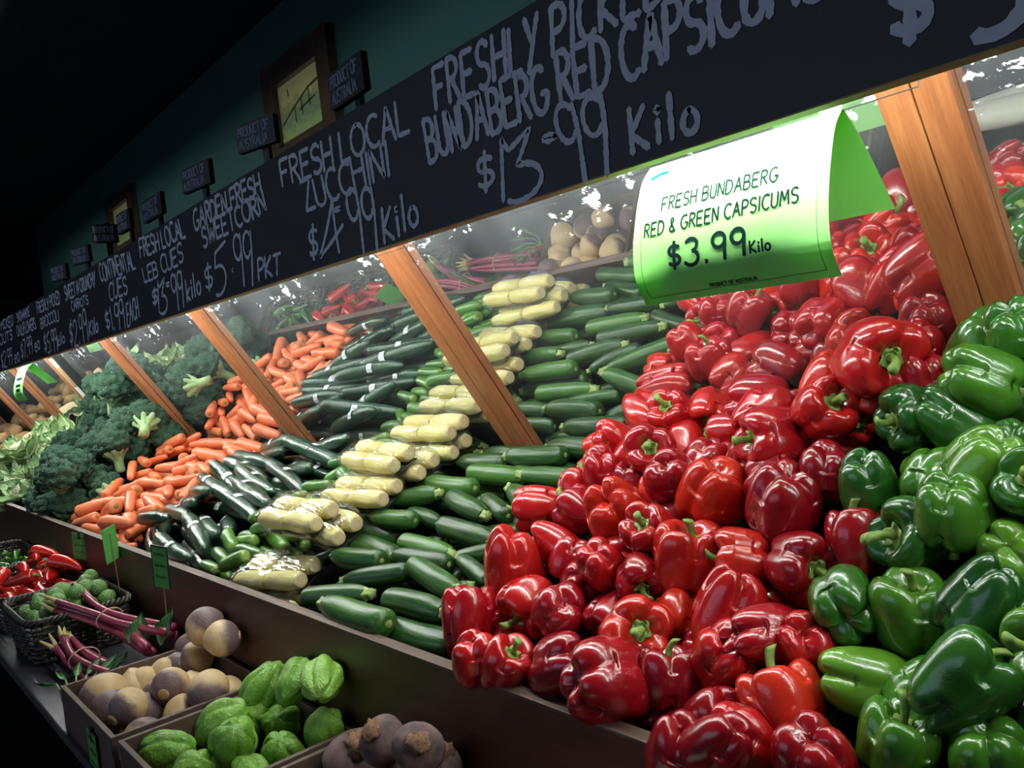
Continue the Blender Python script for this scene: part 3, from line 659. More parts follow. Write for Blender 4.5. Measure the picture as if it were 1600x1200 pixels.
# ------------------------------------------------------------------ produce: shapes
def capsicum_meshes(seed, nl, asp, skin_m, taper=0.0):
    """bell pepper, stem towards +z, widest diameter 1; returns body and stem meshes"""
    r = np.random.default_rng(seed)
    prof = np.array([(.001, .25), (.07, .25), (.13, .285), (.22, .385), (.33, .435), (.43, .40), (.495, .27), (.505, .07), (.475, -.16), (.425, -.34), (.34, -.455), (.235, -.50), (.13, -.47), (.055, -.42), (.001, -.40)])
    nt, nph = 52, 84
    Q = spline(prof, nt); t = np.linspace(0, 1, nt)
    ph = np.arange(nph) / nph * 2 * math.pi
    T, P = np.meshgrid(t, ph, indexing='ij'); R0 = Q[:, 0][:, None] + 0 * P; Z0 = Q[:, 1][:, None] + 0 * P
    p0 = r.uniform(0, 6.28); tw = r.uniform(-.35, .35)
    wp = P + p0 + tw * Z0 + .16 * np.sin(P + r.uniform(0, 6.28))
    c = np.sqrt(np.cos(nl * wp / 2) ** 2 + .006); groove = np.clip(1 - c, 0, 1) ** 1.55
    L = 1 - groove
    amp = np.interp(T, [0, .12, .3, .5, .7, .85, 1], [.05, .26, .20, .13, .16, .30, .2])
    lob = 1 + .055 * np.cos(P + r.uniform(0, 6.28)) + .05 * np.cos(2 * P + r.uniform(0, 6.28))
    tp = 1 - taper * np.clip(-Z0 + .1, 0, 1)
    R = R0 * (1 - amp * groove) * lob * tp
    Z = Z0 + np.where(Z0 > .2, -.10 * groove * np.clip(R0 / .3, 0, 1), 0) + np.where(Z0 < -.25, .11 * groove * np.clip(R0 / .25, 0, 1), 0)
    Z = Z * (1 + .10 * np.cos(P + r.uniform(0, 6.28)) * (Z0 < 0)) * asp
    X = R * np.cos(P); Y = R * np.sin(P)
    V = np.stack([X, Y, Z], -1)
    for _ in range(5):          # soft dents and swellings
        d = r.normal(size=3); d[2] *= .5; d /= np.linalg.norm(d); g = V / (np.linalg.norm(V, axis=-1, keepdims=True) + 1e-9)
        V = V * (1 + r.uniform(-.09, .06) * np.exp(-((1 - g @ d) / .12)) * np.clip(R0 / .2, 0, 1))[..., None]
    V[..., 0] += r.uniform(-.12, .12) * V[..., 2] ** 2; V[..., 1] += r.uniform(-.12, .12) * V[..., 2] ** 2
    V /= max(np.ptp(V[..., 0]), np.ptp(V[..., 1]))
    F = [(i * nph + j, (i + 1) * nph + j, (i + 1) * nph + (j + 1) % nph, i * nph + (j + 1) % nph) for i in range(nt - 1) for j in range(nph)]
    body = mesh('capsicum_body', V.reshape(-1, 3), F, True, [skin_m])
    # stem with its calyx
    mb = MB(); zc = float(V[0, :, 2].mean()); n = 30; a = np.arange(n) / n * 2 * math.pi
    rings = []
    for q, (rr, zz) in enumerate(((.145, .050), (.14, .062), (.09, .04), (.062, .045), (.052, .10))):
        wv = 1 + (.16 if q < 2 else .03) * np.cos(5 * a + seed)
        rings.append(np.c_[rr * wv * np.cos(a), rr * wv * np.sin(a), np.full(n, zc + zz + (.02 * np.cos(5 * a) if q < 2 else 0))])
    bx, by = r.uniform(-.14, .14, 2); ln = r.uniform(.16, .34)
    for k in range(1, 7):
        f = k / 6; rad = .050 + .022 * f ** 2; o = np.array([bx * f * f, by * f * f, zc + .10 + ln * f])
        rings.append(np.c_[o[0] + rad * np.cos(a), o[1] + rad * np.sin(a), o[2] + .3 * rad * np.cos(a) * bx])
    def strip(rs):
        k = len(rs); FF = [(i * n + j, i * n + (j + 1) % n, (i + 1) * n + (j + 1) % n, (i + 1) * n + j) for i in range(k - 1) for j in range(n)]
        FF.append(tuple((k - 1) * n + j for j in range(n))); FF.append(tuple(range(n - 1, -1, -1))); return np.vstack(rs), FF
    cal, stm = strip(rings[:4]), strip(rings[3:])
    return body, mesh('capsicum_stem', stm[0], stm[1], True, [M['cap_stem']]), mesh('capsicum_calyx', cal[0], cal[1], True, [M['cap_stem']])
CAPS = {}
for key, skin_m in (('red', M['red']), ('green', M['green'])):
    CAPS[key] = [capsicum_meshes(11 + 7 * i + (100 if key == 'green' else 0), nl, asp, skin_m, tp) for i, (nl, asp, tp) in enumerate(((4, 1.0, 0), (3, 1.08, .12), (4, 1.2, .1), (3, .95, 0), (4, .92, .05), (3, 1.25, .2)))]

def gourd(name, prof, n, asp_seed, bend, ribs, rib_amp, skin_m, length=1.0, rough=.01):
    """long fruit along x from -0.5 to 0.5; prof: list of (x, radius)"""
    r = np.random.default_rng(asp_seed); pr = spline(np.array(prof), 40); a = np.arange(n) / n * 2 * math.pi; V = []
    ph = r.uniform(0, 6.28)
    for x, rad in pr:
        y0 = bend * (4 * x * x - 1) * .25; z0 = bend * .3 * math.sin(3 * x + ph) * .2
        w = 1 + rib_amp * np.cos(ribs * a + ph) + rough * np.sin(9 * x + 3 * a + ph)
        V += [(x, y0 + max(rad, 1e-4) * w_ * math.cos(t), z0 + max(rad, 1e-4) * w_ * math.sin(t)) for t, w_ in zip(a, w)]
    k = len(pr)
    F = [(i * n + j, i * n + (j + 1) % n, (i + 1) * n + (j + 1) % n, (i + 1) * n + j) for i in range(k - 1) for j in range(n)]
    F = [tuple(reversed(f)) for f in F] + [tuple(range(n)), tuple((k - 1) * n + j for j in reversed(range(n)))]
    return mesh(name, V, F, True, [skin_m])
ZUC = []
for i, b_ in enumerate((.0, .07, -.06, .12, -.03)):
    rr = (.118, .135, .125, .128, .112)[i]
    body = gourd('zucchini_body', [(-.5, .03), (-.492, rr * .55), (-.46, rr * .86), (-.38, rr * .98), (-.1, rr * 1.02), (.2, rr), (.36, rr * .86), (.45, rr * .66), (.465, rr * .56), (.468, .02)], 30, i, b_, 6, .012, M['zucchini'])
    yb = b_ * (4 * .22 - 1) * .25
    n = 20; a = np.arange(n) / n * 2 * math.pi; mb = MB(); rings = []
    for x, rad in ((.455, .072), (.475, .066), (.50, .052), (.535, .052), (.548, .058), (.55, .001)):
        w = 1 + .14 * np.cos(5 * a); rings.append(np.c_[np.full(n, x), yb + rad * w * np.cos(a), rad * w * np.sin(a)])
    VV = np.vstack(rings); FF = [(q * n + j, (q + 1) * n + j, (q + 1) * n + (j + 1) % n, q * n + (j + 1) % n) for q in range(5) for j in range(n)]
    tb = MB().tube([(-.492, 0, 0), (-.499, 0, 0), (-.503, 0, 0)], [.040, .034, .015], 12)
    ZUC.append((body, mesh('zucchini_stem', VV, FF, True, [M['zuc_stem']]), mesh('zucchini_scar', tb.V, tb.F, True, [M['zuc_stem']])))
LEB = []
for i, b_ in enumerate((.0, .10, -.08, .14)):
    rr = (.135, .145, .128, .138)[i]
    body = gourd('cucumber_body', [(-.5, .01), (-.49, rr * .5), (-.44, rr * .84), (-.3, rr), (.1, rr * 1.02), (.3, rr * .93), (.43, rr * .66), (.485, rr * .32), (.5, .01)], 24, 20 + i, b_, 8, .018, M['leb'])
    st = MB().tube([(.488, b_ * -.0, 0), (.505, 0, 0), (.53, .005, .005)], [.030, .022, .018], 8)
    LEB.append((body, mesh('cucumber_stem', st.V, st.F, True, [M['zuc_stem']])))
CONT = []
for i, b_ in enumerate((.03, -.06, .10)):
    rr = .068
    body = gourd('cucumber_body', [(-.5, .01), (-.49, rr * .5), (-.45, rr * .85), (-.3, rr), (.1, rr * 1.02), (.3, rr * .92), (.40, rr * .72), (.47, rr * .5), (.5, .01)], 22, 40 + i, b_, 10, .02, M['cont'])
    fm = gourd('film_sleeve', [(-.545, .022), (-.53, .055), (-.505, rr * .72), (-.455, rr * .95), (-.3, rr * 1.06), (.1, rr * 1.08), (.3, rr * .99), (.41, rr * .80), (.49, rr * .64), (.525, .05), (.55, .018)], 22, 50 + i, b_, 7, .03, M['film'], rough=.03)
    lb = MB(); x0 = -.16 + .1 * i
    for u in range(4):
        for v in range(4):
            q = []
            for du, dv in ((0, 0), (1, 0), (1, 1), (0, 1)):
                x = x0 + .075 * (u + du) / 4; t = math.pi / 2 + (v + dv - 2) / 4 * 1.25; yy = b_ * (4 * x * x - 1) * .25
                q.append((x, yy + rr * 1.14 * math.cos(t), rr * 1.14 * math.sin(t)))
            lb.add(q, [(3, 2, 1, 0), (0, 1, 2, 3)][:1])
    bars = MB()
    for u in range(7):
        x = x0 + .018 + .006 * u; yy = b_ * (4 * x * x - 1) * .25
        bars.add([(xx, yy + rr * 1.155 * math.cos(t), rr * 1.155 * math.sin(t)) for xx, t in ((x, 1.3), (x + .003, 1.3), (x + .003, 1.85), (x, 1.85))], [(0, 1, 2, 3)])
    CONT.append((body, fm, mesh('label', lb.V, lb.F, True, [M['sticker']]), mesh('barcode', bars.V, bars.F, False, [M['ink_black']])))
CAR = []
for i, b_ in enumerate((.0, .05, -.07, .03)):
    rr = (.125, .14, .115, .15)[i]; tip = (.62, .5, .7, .45)[i]
    body = gourd('carrot_body', [(-.5, .005), (-.49, rr * .28 * tip / .5), (-.44, rr * .62), (-.25, rr * .84), (.1, rr * .97), (.35, rr), (.44, rr * .92), (.475, rr * .66), (.485, .30 * rr), (.482, .005)], 20, 60 + i, b_, 5, .012, M['carrot'], rough=.022)
    cr = MB().tube([(.478, b_ * -.02, 0), (.488, b_ * -.02, 0), (.497, b_ * -.02, 0)], [rr * .36, rr * .33, rr * .18], 10)
    CAR.append((body, mesh('carrot_crown', cr.V, cr.F, True, [M['carrot_top']])))

def ico(sub):
    bm = bmesh.new(); bmesh.ops.create_icosphere(bm, subdivisions=sub, radius=1.0)
    V = np.array([v.co[:] for v in bm.verts]); F = [[v.index for v in f.verts] for f in bm.faces]; bm.free(); return V, F
def knobbly(V, n, width, amp, r, zmin=-1):
    c = r.normal(size=(n * 3, 3)); c /= np.linalg.norm(c, axis=1)[:, None]; keep = [c[0]]
    for q in c[1:]:
        if len(keep) < n and max(q @ k for k in keep) < math.cos(width * .9) and q[2] > zmin: keep.append(q)
    K = np.array(keep); a = np.arccos(np.clip((V @ K.T).max(1), -1, 1))
    return amp * np.clip(1 - (a / (width * .70)) ** 2, -.2, 1)
def crown(seed, sub, cmat, flat=.72, big=.40, amp=.17):
    r = np.random.default_rng(seed); D, F = ico(sub)
    rad = .78 + knobbly(D, 90, big, amp, r) + knobbly(D, 700, .115, .035, r)
    rad *= 1 + .08 * np.cos(np.arctan2(D[:, 1], D[:, 0]) * 2 + seed)
    V = D * rad[:, None]; z = V[:, 2]
    low = np.clip(-z - .05, 0, 1); V[:, 2] = np.where(z > 0, z * flat, z * .70)
    V[:, 0] *= 1 - .50 * low; V[:, 1] *= 1 - .50 * low
    V *= .5 / np.abs(V[:, :2]).max()
    return mesh('crown', V, F, True, [cmat])
BROC = []
for i in range(4):
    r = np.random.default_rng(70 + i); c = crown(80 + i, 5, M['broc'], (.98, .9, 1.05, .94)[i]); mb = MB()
    L = (.74, .62, .84, .68)[i]; bx, by = r.uniform(-.08, .08, 2)
    P = spline([(0, 0, -.02), (0, 0, -.2), (bx * .5, by * .5, -L * .65), (bx, by, -L)], 9)
    mb.tube(P, [.20, .17, .145, .13, .125, .122, .12, .122, .125], 14)
    n = 36; a = np.arange(n) / n * 2 * math.pi; b0 = len(mb.V); rings = ((-.46, .125), (-.40, .135), (-.33, .175), (-.26, .235), (-.20, .285), (-.13, .30))
    for z, rad in rings:        # branches fanning out under the crown
        w = 1 + .16 * np.clip((z + .46) / .2, 0, 1) * np.cos(8 * a + i)
        mb.V += [(rad * q * math.cos(t), rad * q * math.sin(t), z) for q, t in zip(w, a)]
    F_ = [(b0 + q * n + j, b0 + q * n + (j + 1) % n, b0 + (q + 1) * n + (j + 1) % n, b0 + (q + 1) * n + j) for q in range(5) for j in range(n)]
    mb.F += F_; mb.M += [0] * len(F_)
    BROC.append((c, mesh('stalk', mb.V, mb.F, True, [M['broc_stalk']])))

def leaf_mesh(seed, L, W, curl, ruffle, m, nu=9, nv=14, shape=.55):
    """leaf from its base at the origin along +x, face up"""
    r = np.random.default_rng(seed); p = r.uniform(0, 6.28, 4); V = []; uv = []
    for j in range(nv + 1):
        t = j / nv; w = W * (math.sin(math.pi * min(1, t ** shape * .96 + .03)) ** .75) * (.35 + .65 * min(1, t * 2.2))
        for i in range(nu + 1):
            s = i / nu * 2 - 1
            y = s * w * .5 * (1 + .06 * math.sin(7 * t * 2 + p[0]))
            z = curl * L * t * t + abs(s) ** 1.6 * w * .28 + ruffle * L * abs(s) * (math.sin(11 * t + 4 * s + p[1]) + .6 * math.sin(23 * t + p[2])) * t ** .5
            V.append((L * t * (1 - .12 * abs(s)) - .06 * L * abs(curl) * t * t, y, z)); uv.append((i / nu, t))
    n = len(V); V2 = V + [(x, y, z - .0022 * L / .2) for x, y, z in V]; F = []
    for j in range(nv):
        for i in range(nu):
            f = (j * (nu + 1) + i, (j + 1) * (nu + 1) + i, (j + 1) * (nu + 1) + i + 1, j * (nu + 1) + i + 1)
            F.append(tuple(reversed(f))); F.append(tuple(n + q for q in f))
    edge = [i for i in range(nu + 1)] + [j * (nu + 1) + nu for j in range(1, nv + 1)] + [nv * (nu + 1) + i for i in range(nu - 1, -1, -1)] + [j * (nu + 1) for j in range(nv - 1, 0, -1)]
    for a, b_ in zip(edge, edge[1:] + edge[:1]): F.append((a, b_, n + b_, n + a))
    me = mesh('leaf', V2, F, True, [m]); ul = me.uv_layers.new()
    for lp in me.loops: ul.data[lp.index].uv = uv[lp.vertex_index % n]
    return me
LEAVES = [leaf_mesh(90 + i, .21, .15, (.25, .38, .1)[i], .035, M['leaf']) for i in range(3)]
M['midrib'] = simple('pale_leaf_stalk', (0.52, 0.62, 0.30), 0.5, 0.4, 8, (0.72, 0.76, 0.52))
RIBS = []
for i in range(3):
    cu = (.25, .38, .1)[i]
    P = [(.21 * t - .06 * .21 * abs(cu) * t * t, 0, cu * .21 * t * t - .004) for t in np.linspace(-.02, .85, 8)]
    tb = MB().tube(P, np.linspace(.012, .003, 8), 8); RIBS.append(mesh('midrib', tb.V, tb.F, True, [M['midrib']]))
CURD = crown(99, 5, M['curd'], .62, .36, .13)

# round things
def blob(name, seed, sub, m, squash=(1, 1, 1), lob=0, lob_amp=0, low=.05, fine=0.0, point=0.0):
    r = np.random.default_rng(seed); D, F = ico(sub); rad = np.ones(len(D))
    for _ in range(6):
        k = r.normal(size=3) * 1.6; rad += low * .5 * np.sin(D @ k + r.uniform(0, 6.28))
    if lob: rad -= lob_amp * (1 - np.abs(np.cos(lob * np.arctan2(D[:, 1], D[:, 0]) / 2))) ** 1.6 * (1 - np.abs(D[:, 2]) ** 4)
    if fine:
        for _ in range(8):
            k = r.normal(size=3) * 11; rad += fine * .4 * np.sin(D @ k + r.uniform(0, 6.28))
    V = D * rad[:, None] * np.array(squash) * .5
    if point: V[:, 2] -= point * .5 * np.clip(-D[:, 2] - .75, 0, 1) * 3.2 * np.clip(1 - np.hypot(D[:, 0], D[:, 1]) * 1.2, 0, 1)
    return mesh(name, V, F, True, [m])
def swede_mat():
    m, nt, b = mat('swede_skin'); v = coords(nt); z = axis(nt, v, 2)
    nz = noise(nt, v, 3.2, 4, 0.6); zz = math_n(nt, 'ADD', z, math_n(nt, 'MULTIPLY', math_n(nt, 'SUBTRACT', nz, .5), .34))
    c = ramp(nt, math_n(nt, 'ADD', zz, .5), [(0.0, (0.62, 0.43, 0.23)), (0.50, (0.66, 0.46, 0.25)), (0.62, (0.40, 0.27, 0.18)), (0.72, (0.17, 0.105, 0.105)), (1.0, (0.20, 0.13, 0.13))])
    w = nd(nt, 'ShaderNodeTexWave', wave_type='RINGS', rings_direction='Z'); w.inputs['Scale'].default_value = 5; w.inputs['Distortion'].default_value = 3; w.inputs['Detail'].default_value = 3
    nt.links.new(v, w.inputs['Vector'])
    top = ramp(nt, z, [(0.22, (0, 0, 0)), (0.36, (0.5, 0.5, 0.5))])
    c = mix(nt, math_n(nt, 'MULTIPLY', top, ramp(nt, w.outputs['Fac'], [(0.75, (0, 0, 0)), (0.95, (1, 1, 1))])), c, (0.05, 0.03, 0.03))
    nt.links.new(c, b.inputs['Base Color']); b.inputs['Roughness'].default_value = 0.5; bump(nt, b, nz, 0.15, 0.02); return m
M['swede'] = swede_mat(); M['swede_cut'] = simple('cut_swede_crown', (0.44, 0.27, 0.15), 0.7, 0.3, 12, (0.60, 0.42, 0.22))
SWEDE = []
for i in range(4):
    body = blob('swede_body', 120 + i, 4, M['swede'], (1, 1, (.98, 1.1, .92, 1.05)[i]), 0, 0, .05, 0.0, (.12, .25, .08, .2)[i])
    c = MB().tube([(0, 0, .455), (0, 0, .50), (0, 0, .515)], [.15, .14, .09], 14)
    SWEDE.append((body, mesh('cut_crown', c.V, c.F, True, [M['swede_cut']])))
M['choko'] = skin('choko_skin', [(0, (0.16, 0.36, 0.035)), (1, (0.28, 0.50, 0.08))], 0.35, 0.35, (0.45, 0.65, 0.4), 5, 0.15, 0.35, 16)
def choko_mesh(seed):
    r = np.random.default_rng(seed); D, F = ico(5); ph = np.arctan2(D[:, 1], D[:, 0])
    g = (1 - np.abs(np.cos(5 * ph / 2 + seed))) ** 1.8
    rad = (1 - .15 * g * (1 - np.abs(D[:, 2]) ** 6)) * (1 - .20 * (D[:, 2] * .5 + .5) ** 1.5)
    for _ in range(10):
        k = r.normal(size=3) * 4; rad += .016 * np.sin(D @ k + r.uniform(0, 6.28))
    V = D * rad[:, None] * np.array((.5, .43, .68)); V[:, 2] += np.where(D[:, 2] < -.6, .35 * (.12 * (1 - np.hypot(D[:, 0], D[:, 1]))) , 0)
    V[:, 0] *= np.where(np.abs(D[:, 1]) < .18, 1 - .10 * np.clip(-D[:, 2], 0, 1), 1)
    return mesh('choko_body', V, F, True, [M['choko']])
CHOKO = [choko_mesh(s) for s in (1, 2, 3, 4)]
M['beet'] = simple('earthy_beetroot_skin', (0.070, 0.045, 0.058), 0.75, 0.2, 3, (0.22, 0.145, 0.125), 'Object', 0.3, detail=6)
M['beet_top'] = simple('scabby_beetroot_crown', (0.10, 0.045, 0.03), 0.9, 0.2, 22, (0.30, 0.18, 0.11))
BEET = []
for i in range(3):
    body = blob('beetroot_body', 140 + i, 4, M['beet'], (1, 1, (.9, 1.0, .85)[i]), 2 if i == 2 else 0, .12 if i == 2 else 0, .07, .012, .2)
    c = blob('beetroot_crown', 150 + i, 3, M['beet_top'], (.42, .42, .20), 0, 0, .25, .2)
    for v_ in c.vertices: v_.co.z += (.44, .485, .41)[i]
    BEET.append((body, c))
M['sprout'] = skin('brussels_sprout_leaf', [(0, (0.13, 0.28, 0.07)), (1, (0.24, 0.40, 0.13))], 0.45, 0.5, (0.5, 0.65, 0.5), 3, 0.05, 0.5, 7)
def sprout_mesh(seed):
    r = np.random.default_rng(seed); D, F = ico(4); rad = np.ones(len(D))
    for k in range(5):      # overlapping wrapper leaves
        a = r.uniform(0, 6.28); n_ = np.array([math.cos(a), math.sin(a), r.uniform(-.2, .4)]); n_ /= np.linalg.norm(n_)
        rad += .045 / (1 + np.exp(-(D @ n_ - .25) * 40))
    V = D * rad[:, None] * np.array((.46, .46, .52)); return mesh('sprout_body', V, F, True, [M['sprout']])
SPROUT = [sprout_mesh(s) for s in (5, 6, 7)]
M['sprout_base'] = simple('cut_sprout_base', (0.50, 0.52, 0.28), 0.6)
_t = MB().tube([(0, 0, -.47), (0, 0, -.56)], [.14, .12], 10); SPROUT_BASE = mesh('sprout_base', _t.V, _t.F, True, [M['sprout_base']])
M['tomato'] = skin('tomato_skin', [(0, (0.50, 0.010, 0.008)), (1, (0.62, 0.03, 0.012))], 0.15, 0.1, (0.7, 0.6, 0.6), 3, 0.4)
TOM = blob('tomato_body', 160, 4, M['tomato'], (1, 1, .86), 5, .04, .03)
_t = MB()
for k in range(5):
    a = k * 1.2566
    _t.tube([(0, 0, .40), (.10 * math.cos(a), .10 * math.sin(a), .435), (.22 * math.cos(a), .22 * math.sin(a), .40)], [.03, .028, .006], 6)
_t.tube([(0, 0, .40), (.0, .01, .50)], [.03, .025], 6)
TOM_STEM = mesh('tomato_stem', _t.V, _t.F, True, [M['cap_stem']])
M['chilli_red'] = skin('red_chilli_skin', [(0, (0.45, 0.008, 0.010)), (1, (0.58, 0.02, 0.012))], 0.2, 0.2, (0.5, 0.4, 0.4), 3, 0.35)
M['chilli_green'] = skin('green_chilli_skin', [(0, (0.025, 0.13, 0.02)), (1, (0.07, 0.24, 0.03))], 0.22, 0.2, (0.5, 0.6, 0.5), 3, 0.3)
CHI = {}
for key in ('chilli_red', 'chilli_green'):
    CHI[key] = []
    for i, b_ in enumerate((.25, -.35, .1)):
        rr = .17 if key == 'chilli_red' else .12
        body = gourd('chilli_body', [(-.5, .004), (-.47, rr * .22), (-.35, rr * .48), (-.1, rr * .78), (.2, rr), (.4, rr * 1.02), (.47, rr * .85), (.485, rr * .4), (.47, .01)], 18, 170 + i, b_, 3, .06, M[key])
        s_ = MB().tube([(.462, 0, 0), (.478, 0, 0), (.50, 0, 0), (.56, .01, .03), (.62, .03, .06)], [.07, .075, .035, .028, .032], 10)
        CHI[key].append((body, mesh('chilli_stem', s_.V, s_.F, True, [M['cap_stem']])))
M['daikon'] = simple('daikon_skin', (0.62, 0.58, 0.47), 0.45, 0.4, 3, (0.78, 0.75, 0.64))
DAIKON = gourd('daikon_body', [(-.5, .006), (-.47, .03), (-.35, .075), (0, .1), (.35, .105), (.46, .09), (.49, .05), (.5, .01)], 24, 180, .12, 4, .015, M['daikon'], rough=.03)
_t = MB().tube([(.48, -.03, 0), (.52, -.03, .01), (.56, -.02, .015)], [.055, .05, .04], 10); DAIKON_TOP = mesh('daikon_crown', _t.V, _t.F, True, [M['zuc_stem']])
M['potato'] = simple('brushed_potato_skin', (0.30, 0.17, 0.08), 0.7, 0.2, 6, (0.46, 0.29, 0.14))
POTATO = [blob('potato_body', 190 + i, 3, M['potato'], (1.25, .95, .85), 0, 0, .09) for i in range(3)]
M['pumpkin_rind'] = simple('pale_striped_pumpkin_rind', (0.42, 0.40, 0.20), 0.6, 0.3, 5, (0.60, 0.56, 0.32))
M['pumpkin_flesh'] = simple('cut_pumpkin_flesh', (0.66, 0.44, 0.26), 0.55, 0.3, 8, (0.76, 0.56, 0.38))
def wedge_mesh():
    V = []; F = []; na, nb = 12, 14
    for j in range(nb + 1):
        t = math.pi * j / nb; x = -math.cos(t) * .5; w = math.sin(t) ** .7
        for i in range(na + 1):
            a = math.radians(-55 + 110 * i / na); rr = .26 * w * (1 + .03 * math.cos(6 * a)); V.append((x, rr * math.sin(a), -.2 + rr * math.cos(a) * 1.0))
    F = [(j * (na + 1) + i, j * (na + 1) + i + 1, (j + 1) * (na + 1) + i + 1, (j + 1) * (na + 1) + i) for j in range(nb) for i in range(na)]
    rind = mesh('rind', V, F, True, [M['pumpkin_rind']])
    fv = []; 
    for j in range(nb + 1):
        t = math.pi * j / nb; x = -math.cos(t) * .5; w = math.sin(t) ** .7; rr = .26 * w
        for s in (-1, 1): fv.append((x, s * rr * math.sin(math.radians(55)), -.2 + rr * math.cos(math.radians(55))))
        hollow = .12 * math.sin(t) ** 3; fv.append((x, 0, -.2 + .02 * w + hollow * .6))
    ff = []
    for j in range(nb):
        a, b_ = 3 * j, 3 * (j + 1)
        ff += [(a, b_, b_ + 2, a + 2), (a + 1, a + 2, b_ + 2, b_ + 1)]
    return rind, mesh('flesh', fv, ff, True, [M['pumpkin_flesh']])
WEDGE = wedge_mesh()

# sweetcorn pack: four trimmed cobs in two pairs on a black tray under film (x along the pack)
COB = gourd('cob', [(-.5, .018), (-.495, .10), (-.47, .155), (-.3, .175), (.1, .185), (.36, .17), (.46, .14), (.492, .12), (.495, .11)], 22, 200, .02, 8, .03, M['husk'], rough=.03)
COB_END = None
_t = MB(); n = 22; a = np.arange(n) / n * 2 * math.pi
for q, (x, rad) in enumerate(((.47, .142), (.50, .132), (.505, .10), (.499, .07), (.505, .03))): _t.V += [(x, rad * math.cos(t), rad * math.sin(t)) for t in a]
_t.F = [(q * n + j, q * n + (j + 1) % n, (q + 1) * n + (j + 1) % n, (q + 1) * n + j) for q in range(4) for j in range(n)] + [tuple(4 * n + j for j in range(n))]; _t.M = [0] * len(_t.F)
COB_END = mesh('cut_end', _t.V, _t.F, True, [M['kernel']])
_t = MB().box(-.112, .112, -.040, .040, -.046, -.0425, bev=.0015)
TRAY = mesh('tray', _t.V, _t.F, False, [M['tray']])
def film_pack():
    D, F = ico(5); r = np.random.default_rng(3)
    p = 5.0; nrm = (np.abs(D) ** p).sum(1) ** (1 / p); V = D / nrm[:, None]
    V[:, :2] *= 1
    w = 1 + .02 * np.sin(V[:, 0] * 9 + V[:, 2] * 5) + .012 * np.sin(V[:, 1] * 23 + V[:, 0] * 4)
    V = V * np.array((.134, .0545, .033)) * w[:, None]; V[:, 2] -= .0165
    V[:, 2] -= .003 * np.cos(V[:, 0] / .13 * 6.28) * (V[:, 2] > 0)
    return mesh('film_wrap', V, F, True, [M['film']])
FILM = film_pack()
# ------------------------------------------------------------------ stacking produce: each item is dropped until it rests on the bed or on items below it
class Pile:
    def __init__(s, zbase, pack=0.93):
        s.C = np.zeros((0, 3)); s.R = np.zeros(0); s.zb = zbase; s.pack = pack
    def rest(s, X, Y, offs, rad):
        """height of the item origin when it rests, for arrays X, Y of origins"""
        X = np.atleast_1d(X); Y = np.atleast_1d(Y); req = np.full(len(X), -9.0)
        for o, r in zip(offs, rad):
            x, y = X + o[0], Y + o[1]
            h = s.zb(x, y) + r * 1.06
            if len(s.C):
                d2 = (x[:, None] - s.C[None, :, 0]) ** 2 + (y[:, None] - s.C[None, :, 1]) ** 2
                rr = ((r + s.R) * s.pack)[None, :] ** 2
                top = np.where(d2 < rr, s.C[None, :, 2] + np.sqrt(np.maximum(rr - d2, 0)), -9.0).max(1)
                h = np.maximum(h, top)
            req = np.maximum(req, h - o[2])
        return req
    def put(s, p, offs, rad):
        s.C = np.vstack([s.C, np.asarray(p) + offs]); s.R = np.r_[s.R, rad]
    def near(s, x0, x1):
        return s
def in_front_of_mirror(p, offs, rad, extra=0.0):
    q = np.asarray(p) + offs
    return float((((MP - q) @ MN) - rad - extra - np.array([0.022 if any(a - .02 < x[0] < a + .09 for a in POST_X) else 0.0 for x in q])).min())
def free(pile, P, offs, rad, pack):
    """True where the item at P touches nothing placed so far"""
    ok = np.ones(len(P), bool)
    if not len(pile.C): return ok
    c = P.mean(0); near = np.linalg.norm(pile.C - c, axis=1) < np.ptp(P, axis=0).max() + .4
    C, R = pile.C[near], pile.R[near]
    for o, r in zip(offs, rad):
        d2 = ((P[:, None] + o - C[None]) ** 2).sum(-1); ok &= ~(d2 < ((r + R) * pack)[None] ** 2).any(1)
    return ok
def along_ray(pile, u, v, offs, rad, ymin, ymax=1.16, lift=0.0, pack=None):
    """the farthest free place on the line of sight above the surface"""
    r = ray(u, v); n = 140
    ys = np.linspace(ymin, ymax, n); P = (ys / r[1])[:, None] * r[None, :]
    ok = np.array([in_front_of_mirror(p, offs, rad) > -0.006 for p in P])
    base = np.max([pile.zb(P[:, 0] + o[0], P[:, 1] + o[1]) + lift + q * 1.04 - o[2] for o, q in zip(offs, rad)], axis=0)
    ok &= P[:, 2] >= base - 1e-4
    if pile.zb is bed_z: ok &= np.array([board_ok(p, offs, rad * .62) for p in P])
    if not ok.any():
        p = P[0].copy(); p[2] = base[0]; return p
    # leave out stretches of the ray beyond the first time it meets the surface
    i0 = int(np.nonzero(ok)[0][0]); bad = np.nonzero(~ok[i0:])[0]; i1 = i0 + (int(bad[0]) if len(bad) else n - i0)
    fr = free(pile, P[i0:i1], offs, rad, pack or pile.pack)
    k = np.nonzero(fr)[0]
    return P[i0 + (int(k[-1]) if len(k) else i1 - i0 - 1)].copy()
def board_ok(p, offs, rad):
    """False where the item would run into the front board"""
    q = np.asarray(p) + offs; return not bool(((q[:, 2] - .45 * rad < Z_F) & (q[:, 1] - rad < Y_F + .019)).any())
def fits(pile, p, offs, rad, pack): return (pile.zb is not bed_z or board_ok(p, offs, rad)) and bool(free(pile, np.asarray(p)[None], offs, rad, pack)[0]) and in_front_of_mirror(p, offs, rad) > -.004
